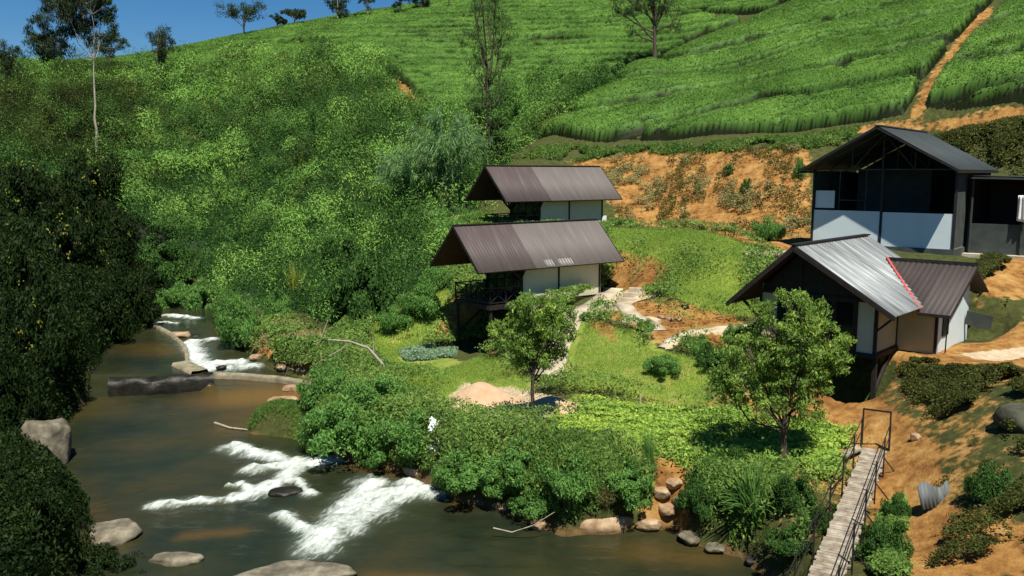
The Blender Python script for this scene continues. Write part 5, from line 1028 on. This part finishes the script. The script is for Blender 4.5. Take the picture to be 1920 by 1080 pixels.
# ------------------------------------------------------------ trees
def tree(name, label, base, H_, blobs, mat, bark, ncl, nlf, lsize, cr, seed, trunk_r=.12, split=.35, lean=(0, 0), cat='tree', group=None, asp=.4, droop=.5, forks=1, limbs=True):
    """blobs: list of (x,y,z,rx,ry,rz) crown volumes relative to the base"""
    r = np.random.default_rng(seed); t = thing(name, label, cat, tuple(base), 0, group); parts = []
    top = np.array([lean[0], lean[1], H_])
    n = 12; u = np.linspace(0, 1, n)[:, None]; w_ = np.cumsum(r.normal(0, .005*H_, (n, 3)), 0)*np.array([1, 1, 0]); w_ -= w_[0]
    main = top*u*np.array([1, 1, 1])+w_; main[0, 2] = -.3; parts.append(tube(main, trunk_r*(1-.8*u[:, 0])*(1+.5*np.exp(-u[:, 0]*14)), 8))
    att = []
    vol = np.array([b[3]*b[4]*b[5] for b in blobs])**.75; cnt = np.maximum(1, (ncl*vol/vol.sum()).astype(int))
    for b, c in zip(blobs, cnt):
        d = r.normal(0, 1, (c, 3)); d /= np.linalg.norm(d, axis=1)[:, None]; rad = r.uniform(.25, 1, c)**.45; att.append(np.array(b[:3])+d*rad[:, None]*np.array(b[3:]))
    att = np.concatenate(att)
    # limbs: group attractors by direction and let each group leave the trunk low down, then branch
    k = min(max(4, len(att)//7), 14 if name != 'tall_tree' else 7); cen = att[r.choice(len(att), k, replace=False)]
    for _ in range(4):
        g = np.argmin(((att[:, None]-cen[None])**2).sum(-1), 1); cen = np.array([att[g == i].mean(0) if (g == i).any() else cen[i] for i in range(k)])
    for i in range(k):
        if not (g == i).any(): continue
        zs = np.clip(cen[i][2]*r.uniform(.35, .75), split*H_, H_*.92); p0 = np.array([np.interp(zs, main[:, 2], main[:, j]) for j in range(3)])
        m_ = p0*.45+cen[i]*.55+np.array([0, 0, -.06*H_*r.random()])+r.normal(0, .02*H_, 3); cur = np.array([p0, p0*.7+m_*.3+r.normal(0, .01*H_, 3), m_, m_*.3+cen[i]*.7+r.normal(0, .01*H_, 3), cen[i]])
        r0 = trunk_r*(.5-.25*zs/H_); parts.append(tube(cur, np.linspace(r0, r0*.35, 5), 6))
        for a in att[g == i]:
            q = cur[2]*.5+cur[3]*.5 if r.random() < .5 else cur[3]; mid = q*.5+a*.5+r.normal(0, .05*np.linalg.norm(a-q)+.01, 3); parts.append(tube(np.array([q, mid, a]), [r0*.35, r0*.22, r0*.08+.004], 4))
    v, f = join(parts); link('trunk', npmesh('trunk', v, f, M[bark], True), t)
    P = []; N = []
    for a in att:
        d = r.normal(0, 1, (nlf, 3)); d /= np.linalg.norm(d, axis=1)[:, None]; P.append(a+d*(r.random(nlf)**.5)[:, None]*cr*r.uniform(.6, 1.2)*np.array([1, 1, .75])); N.append(d*.5+np.array([0, 0, .7]))
    P = np.concatenate(P); N = np.concatenate(N); V, F, T = leaves(P, N, lsize, .5, asp, droop, r)
    T = np.clip(T*.7+np.repeat(np.repeat(r.random(len(att)), nlf), 4)*.35, 0, 1)
    link('crown', npmesh('crown', V, F, M[mat], False, dict(tint=T)), t); return t
b = G(998, 797)
tree('citrus_tree', 'smaller glossy-leaved tree beside the sand heaps', b, 4.3, [(.05, 0, 4.1, 1.2, 1.0, .8), (-.45, .1, 3.2, .9, .9, .8), (.65, 0, 3.4, .9, .8, .7), (.1, .1, 2.6, 1.1, 1.0, .6), (-1.3, 0, 3.35, .45, .4, .35), (1.1, 0, 3.9, .5, .5, .5)], 'citrus', 'bark', 185, 70, .12, .27, 11, .085, .35, lean=(.1, 0))
b = G(1468, 880)
tree('citrus_tree', 'larger glossy-leaved tree in front of the stilt house', b, 5.4, [(-.1, 0, 4.8, 1.2, 1.2, .8), (-.9, 0, 3.7, 1.1, 1.1, .9), (.7, 0, 3.9, 1.1, 1.1, .9), (1.35, 0, 3.5, .55, .7, .6), (-1.5, 0, 2.9, .8, .8, .7), (-.6, 0, 2.5, .9, 1, .6), (.3, 0, 2.9, 1.1, 1.1, .8), (.55, 0, 2.0, .8, .7, .5), (-1.75, .1, 2.2, .4, .4, .4)], 'citrus', 'bark', 320, 68, .115, .27, 12, .10, .22, lean=(-.1, 0))
# tall pale-trunked tree
b = G(182, 312); TD = b[1]; hk = TD/1592
def rel(px, py, D, b): return tuple(atD(px, py, D)-np.asarray(b))
bl = []
for px, py, rx, rz_ in [(95, 85, 38, 22), (75, 55, 25, 25), (115, 40, 40, 28), (150, 20, 40, 30), (190, 15, 28, 22), (200, 55, 18, 25), (165, 65, 22, 15), (120, 5, 40, 25), (170, -15, 40, 20), (85, 100, 15, 12)]:
    q = rel(px, py, TD, b); bl.append((*q, rx*hk, rx*hk, rz_*hk))
tree('tall_tree', 'tall slender pale-trunked tree with dark crown, upper left against the sky', b, rel(172, 60, TD, b)[2], bl, 'euca', 'pbark', 300, 80, .22, .6, 21, .15, rel(176, 112, TD, b)[2]/rel(172, 60, TD, b)[2], lean=rel(172, 60, TD, b)[:2], droop=.8, asp=.3)
# skyline trees
def skytree(label, px, py, ptop, wpx, D, seed, name='hill_tree', mat='euca', dens=55, slim=False, group='trees standing along the skyline'):
    b = atD(px, py, D); g = float(Hh(b[0], b[1])); H_ = atD(px, ptop-9, D)[2]-g; b[2] = g; k = D/1592; W = wpx*k/2*1.15; r = random.Random(seed)
    z0 = b[2]; zb = H_*.48 if not slim else H_*.25; bl = []
    for i in range(7 if not slim else 8):
        a = r.uniform(-1, 1); zz = zb+(H_-zb)*r.uniform(.15, .9); rr = 1-abs((zz-zb)/(H_-zb)-.5)*.8
        bl.append((a*W*.62*rr, r.uniform(-.5, .5)*W, zz, W*.5, W*.5, H_*.16))
    return tree(name, label, b, H_*.93, bl, mat, 'pbark' if slim else 'bark', dens, 60, .09+D*.0013, W*.24, seed, .10+H_*.012, .3, group=group)
for k, a in enumerate([('dark tree at the left end of the skyline, cut by the picture edge', 12, 122, 78, 70, 120, 31), ('dark round tree just behind the tall pale trunk', 204, 116, 73, 62, 150, 32), ('dark tree with a long trunk reaching into the scrub, left part of the skyline', 300, 150, 50, 68, 128, 33), ('large loose grey-green tree on the skyline, left of the small round one', 458, 72, 13, 82, 175, 34), ('low flat bush-like tree between two larger skyline trees', 520, 56, 39, 32, 178, 35), ('small dense round tree on the skyline', 553, 54, 26, 38, 178, 36), ('tree on the skyline at the left of the pair cut by the top edge', 634, 42, -8, 46, 176, 37), ('pale-trunked tree on the skyline, right of that pair', 690, 40, -30, 50, 176, 38), ('slim pale tree rising out of the picture above the tea', 751, 32, -45, 40, 176, 39), ('feathery tree right of the slim pale one on the skyline', 790, 26, -20, 50, 180, 40)]):
    skytree(*a, dens=60 if a[4] > 35 else 35, slim=(k >= 6))
b = atD(842, 24, 178); b[2] = float(Hh(b[0], b[1]))
o = MB().bar((0, 0, -.5), (0, 0, 7), .28, n=8).bar((-.5, 0, 6.4), (.5, 0, 6.4), .12).build('utility_pole', M['bark']); o.location = tuple(b); o['label'] = 'thin dark pole on the skyline above the tea'; o['category'] = 'pole'
# hill top wood
for k, px in enumerate([870, 905, 935, 965, 995, 1025, 1055, 1085]):
    b = atD(px, 8, 205+6*(k % 3)); b[2] = float(Hh(b[0], b[1]))
    tree('hill_tree', 'dark tree of the wood on the hill top, '+['leftmost', 'second from left', 'third from left', 'fourth from left', 'fourth from right', 'third from right', 'second from right', 'rightmost'][k]+' in its row', b, 8, [(0, 0, 4.5, 3.2, 3, 3.2), (1, 0, 6.5, 2, 2, 1.8), (-1.5, 0, 3, 2, 2, 2)], 'euca', 'bark', 30, 60, .7, 1.2, 60+k, .2, .2, group='wood on the hill top')
# centre slender tree
b = atD(918, 300, 86); b[2] = float(Hh(b[0], b[1])); bl = []; hk = 86/1592
for px, py, rx, rz_ in [(905, 10, 28, 18), (935, 40, 25, 20), (885, 60, 22, 14), (915, 85, 30, 14), (888, 110, 18, 14), (940, 110, 22, 14), (900, 140, 25, 12), (935, 150, 18, 14), (890, 165, 16, 10), (920, 190, 22, 12), (945, 75, 20, 12), (910, -25, 30, 20)]:
    q = rel(px, py, 86, b); bl.append((*q, rx*hk, rx*hk, rz_*hk))
tree('slender_tree', 'tall slender thin-leaved tree rising from the gully to the top edge', b, rel(912, -40, 86, b)[2], bl, 'weedd', 'bark', 130, 44, .22, .75, 23, .20, .25, lean=rel(910, -40, 86, b)[:2], droop=.8, asp=.3)
b = atD(1228, 110, 122); b[2] = float(Hh(b[0], b[1])); bl = []; hk = 122/1592
for px, py, rx, rz_ in [(1175, 15, 26, 16), (1215, 5, 25, 16), (1255, 15, 25, 18), (1145, 35, 10, 6), (1190, 55, 16, 8), (1265, 50, 14, 10), (1200, -15, 35, 15), (1240, -25, 35, 15), (1160, 0, 14, 10)]:
    q = rel(px, py, 122, b); bl.append((*q, rx*hk, rx*hk, rz_*hk))
tree('spreading_tree', 'spreading dark-limbed thin tree standing in the upper tea', b, rel(1228, -20, 122, b)[2], bl, 'euca', 'bark', 110, 48, .30, .9, 24, .32, .12, lean=rel(1226, -20, 122, b)[:2], droop=.6, asp=.3)
# dark tree in the gully beside the far cottage
b = atD(915, 310, 78); b[2] = float(Hh(b[0], b[1])); tree('dark_tree', 'dark leafy tree at the foot of the slender one, above the farther cottage roof', b, 4.5, [(0, 0, 3, 2, 2, 1.6), (.6, 0, 1.8, 1.6, 1.6, 1.2), (-.6, 0, 4.4, 1.0, 1, 1)], 'dark', 'bark', 70, 60, .22, .5, 25, .16, .2)
# dead branch, garden post, bank streak, corrugated sheet, drain, debris
def twig(name, label, cat, pts, r0, mat='pbark', extra=()):
    parts = [tube(np.array(pts), np.linspace(r0, r0*.4, len(pts)), 6)]+[tube(np.array(e), np.linspace(r0*.4, r0*.12, len(e)), 5) for e in extra]
    v, f = join(parts); o = link(name, npmesh(name, v, f, M[mat], True)); o['label'] = label; o['category'] = cat; return o
g = G(733, 712); P_ = lambda px, py, D: atD(px, py, D)
D_ = g[1]; twig('dead_branch', 'long bare curved branch leaning out from the lawn edge', 'branch', [g, P_(715, 680, D_), P_(690, 652, D_), P_(655, 640, D_-.3), P_(615, 637, D_-.8)], .09, extra=[[P_(700, 662, D_), P_(701, 645, D_), P_(699, 632, D_)], [P_(655, 640, D_-.3), P_(640, 655, D_-.4), P_(615, 668, D_-.8)]])
g = G(560, 700); D_ = g[1]; twig('dead_branch', 'pale dead twigs fanning over the pool edge left of the big shrub', 'branch', [g, P_(575, 670, D_), P_(600, 640, D_-.4), P_(615, 600, D_)], .05, extra=[[g, P_(560, 655, D_), P_(590, 610, D_)], [g, P_(590, 680, D_), P_(630, 655, D_)], [g, P_(540, 690, D_), P_(530, 720, D_)], [g, P_(590, 650, D_), P_(605, 665, D_)]])
z_ = .12; twig('driftwood', 'pale driftwood pole lying in the water left of the grassy spit', 'driftwood', [atz(403, 793, z_), atz(430, 802, z_+.05), atz(465, 806, z_+.05), atz(490, 800, .3)], .06)
twig('dead_stalk', 'bare pale stalk arching over the water by the grass tussock', 'branch', [atz(925, 990, .3), atz(960, 998, .2), atz(1000, 985, .5), atz(1040, 960, .9)], .025)
g = G(1200, 770); o = MB().bar((0, 0, -.2), (0, 0, .62), .07, n=6).build('garden_post', M['conc']); o.location = tuple(g); o['label'] = 'short pale post standing in the garden grass'; o['category'] = 'post'
g = G(1418, 795); o = MB().bar((0, 0, -.2), (-.02, 0, 1.6), .05, n=6).build('wooden_prop', M['bark']); o.location = tuple(g); o['label'] = 'thin upright stake left of the larger tree trunk'; o['category'] = 'post'
g = G(1765, 960); n = 24; V = [(i*.045, .02*cos(i*2.1), h+.10*sin(i*.3)*(h > 0)) for h in (0, .6) for i in range(n)]; F = [(i, i+1, n+i+1, n+i) for i in range(n-1)]
o = link('roofing_sheet', npmesh('roofing_sheet', V, F, M['bluesheet'], True)); md = o.modifiers.new('s', 'SOLIDIFY'); md.thickness = .012; o.location = (g[0]-.5, g[1], g[2]-.05); o.rotation_euler = (-.35, 0, .35); o['label'] = 'blue-grey corrugated sheet propped upright on the dirt slope'; o['category'] = 'metal sheet'
# spill of white water down the bank
Q = np.array([G(815, 812), G(818, 840)*1., G(812, 862), atz(808, 885, .05)]); r = np.random.default_rng(5); n = 900; u = r.random(n)*2.99; i0 = u.astype(int); f_ = (u-i0)[:, None]
P = Q[i0]*(1-f_)+Q[i0+1]*f_; P += r.normal(0, .07, (n, 3))+np.array([0, -.35, .45])*(1-(u/3)[:, None]*.6); V, F, T = leaves(P, np.tile([0, -.6, .6], (n, 1)), .11, .5, .5, .6, r)
o = link('outfall_water', npmesh('outfall_water', V, F, M['foam'], False)); o['kind'] = 'stuff'; o['label'] = 'white trickle of water spilling down between the riverside shrubs'; o['category'] = 'water spill'

for k, (px, py, sx, sy, sz, m, lab) in enumerate([(640, 858, .35, .3, .2, 'rocko', 'small tan stone at the waterline under the left bank shrubs'), (905, 940, .3, .25, .18, 'rock', 'small grey stone right of the grey-brown boulder'), (1010, 985, .35, .25, .2, 'rocko', 'small stone at the waterline under the trailing tussock'), (1290, 1010, .4, .3, .2, 'rock', 'grey stone at the waterline below the ochre rubble'), (1340, 1030, .3, .25, .16, 'rock', 'small grey stone at the waterline below the strap-leaved clump'), (1420, 1052, .35, .25, .18, 'rockd', 'dark stone at the waterline left of the bridge'), (480, 672, .45, .35, .25, 'rocko', 'ochre stone on the pool edge right of the waterfall'), (530, 690, .5, .35, .25, 'rocko', 'ochre stone on the pool edge above the low weir beam'), (575, 700, .4, .35, .3, 'rock', 'grey stone where the low weir beam meets the bank'), (500, 655, .5, .35, .3, 'rocko', 'ochre stone under the dry grass right of the waterfall'), (415, 690, .3, .2, .15, 'rockd', 'dark stone at the foot of the waterfall')]):
    rock('stone', lab, 'stone', px, py, sx, sy, sz, M[m], k*.7, .2, 60+k, z=.1 if py > 750 else .3)

for px, py, w, h, lab in [(335, 590, 4.2, 2.6, 'bright shrub at the head of the river, left of the upper white water'), (385, 578, 3.8, 2.4, 'bright shrub closing off the river head'), (430, 600, 3.0, 2.2, 'shrub at the water edge above the waterfall')]:
    shrub('bush', lab, px, py, w, h)

for px, py, w, h, lab in [(345, 535, 5.5, 3.4, 'dark-edged shrub at the foot of the hillside behind the river head'), (300, 520, 5.5, 3.6, 'shrub between the shaded left bank and the bright hillside')]:
    shrub('bush', lab, px, py, w, h, 'bushd')
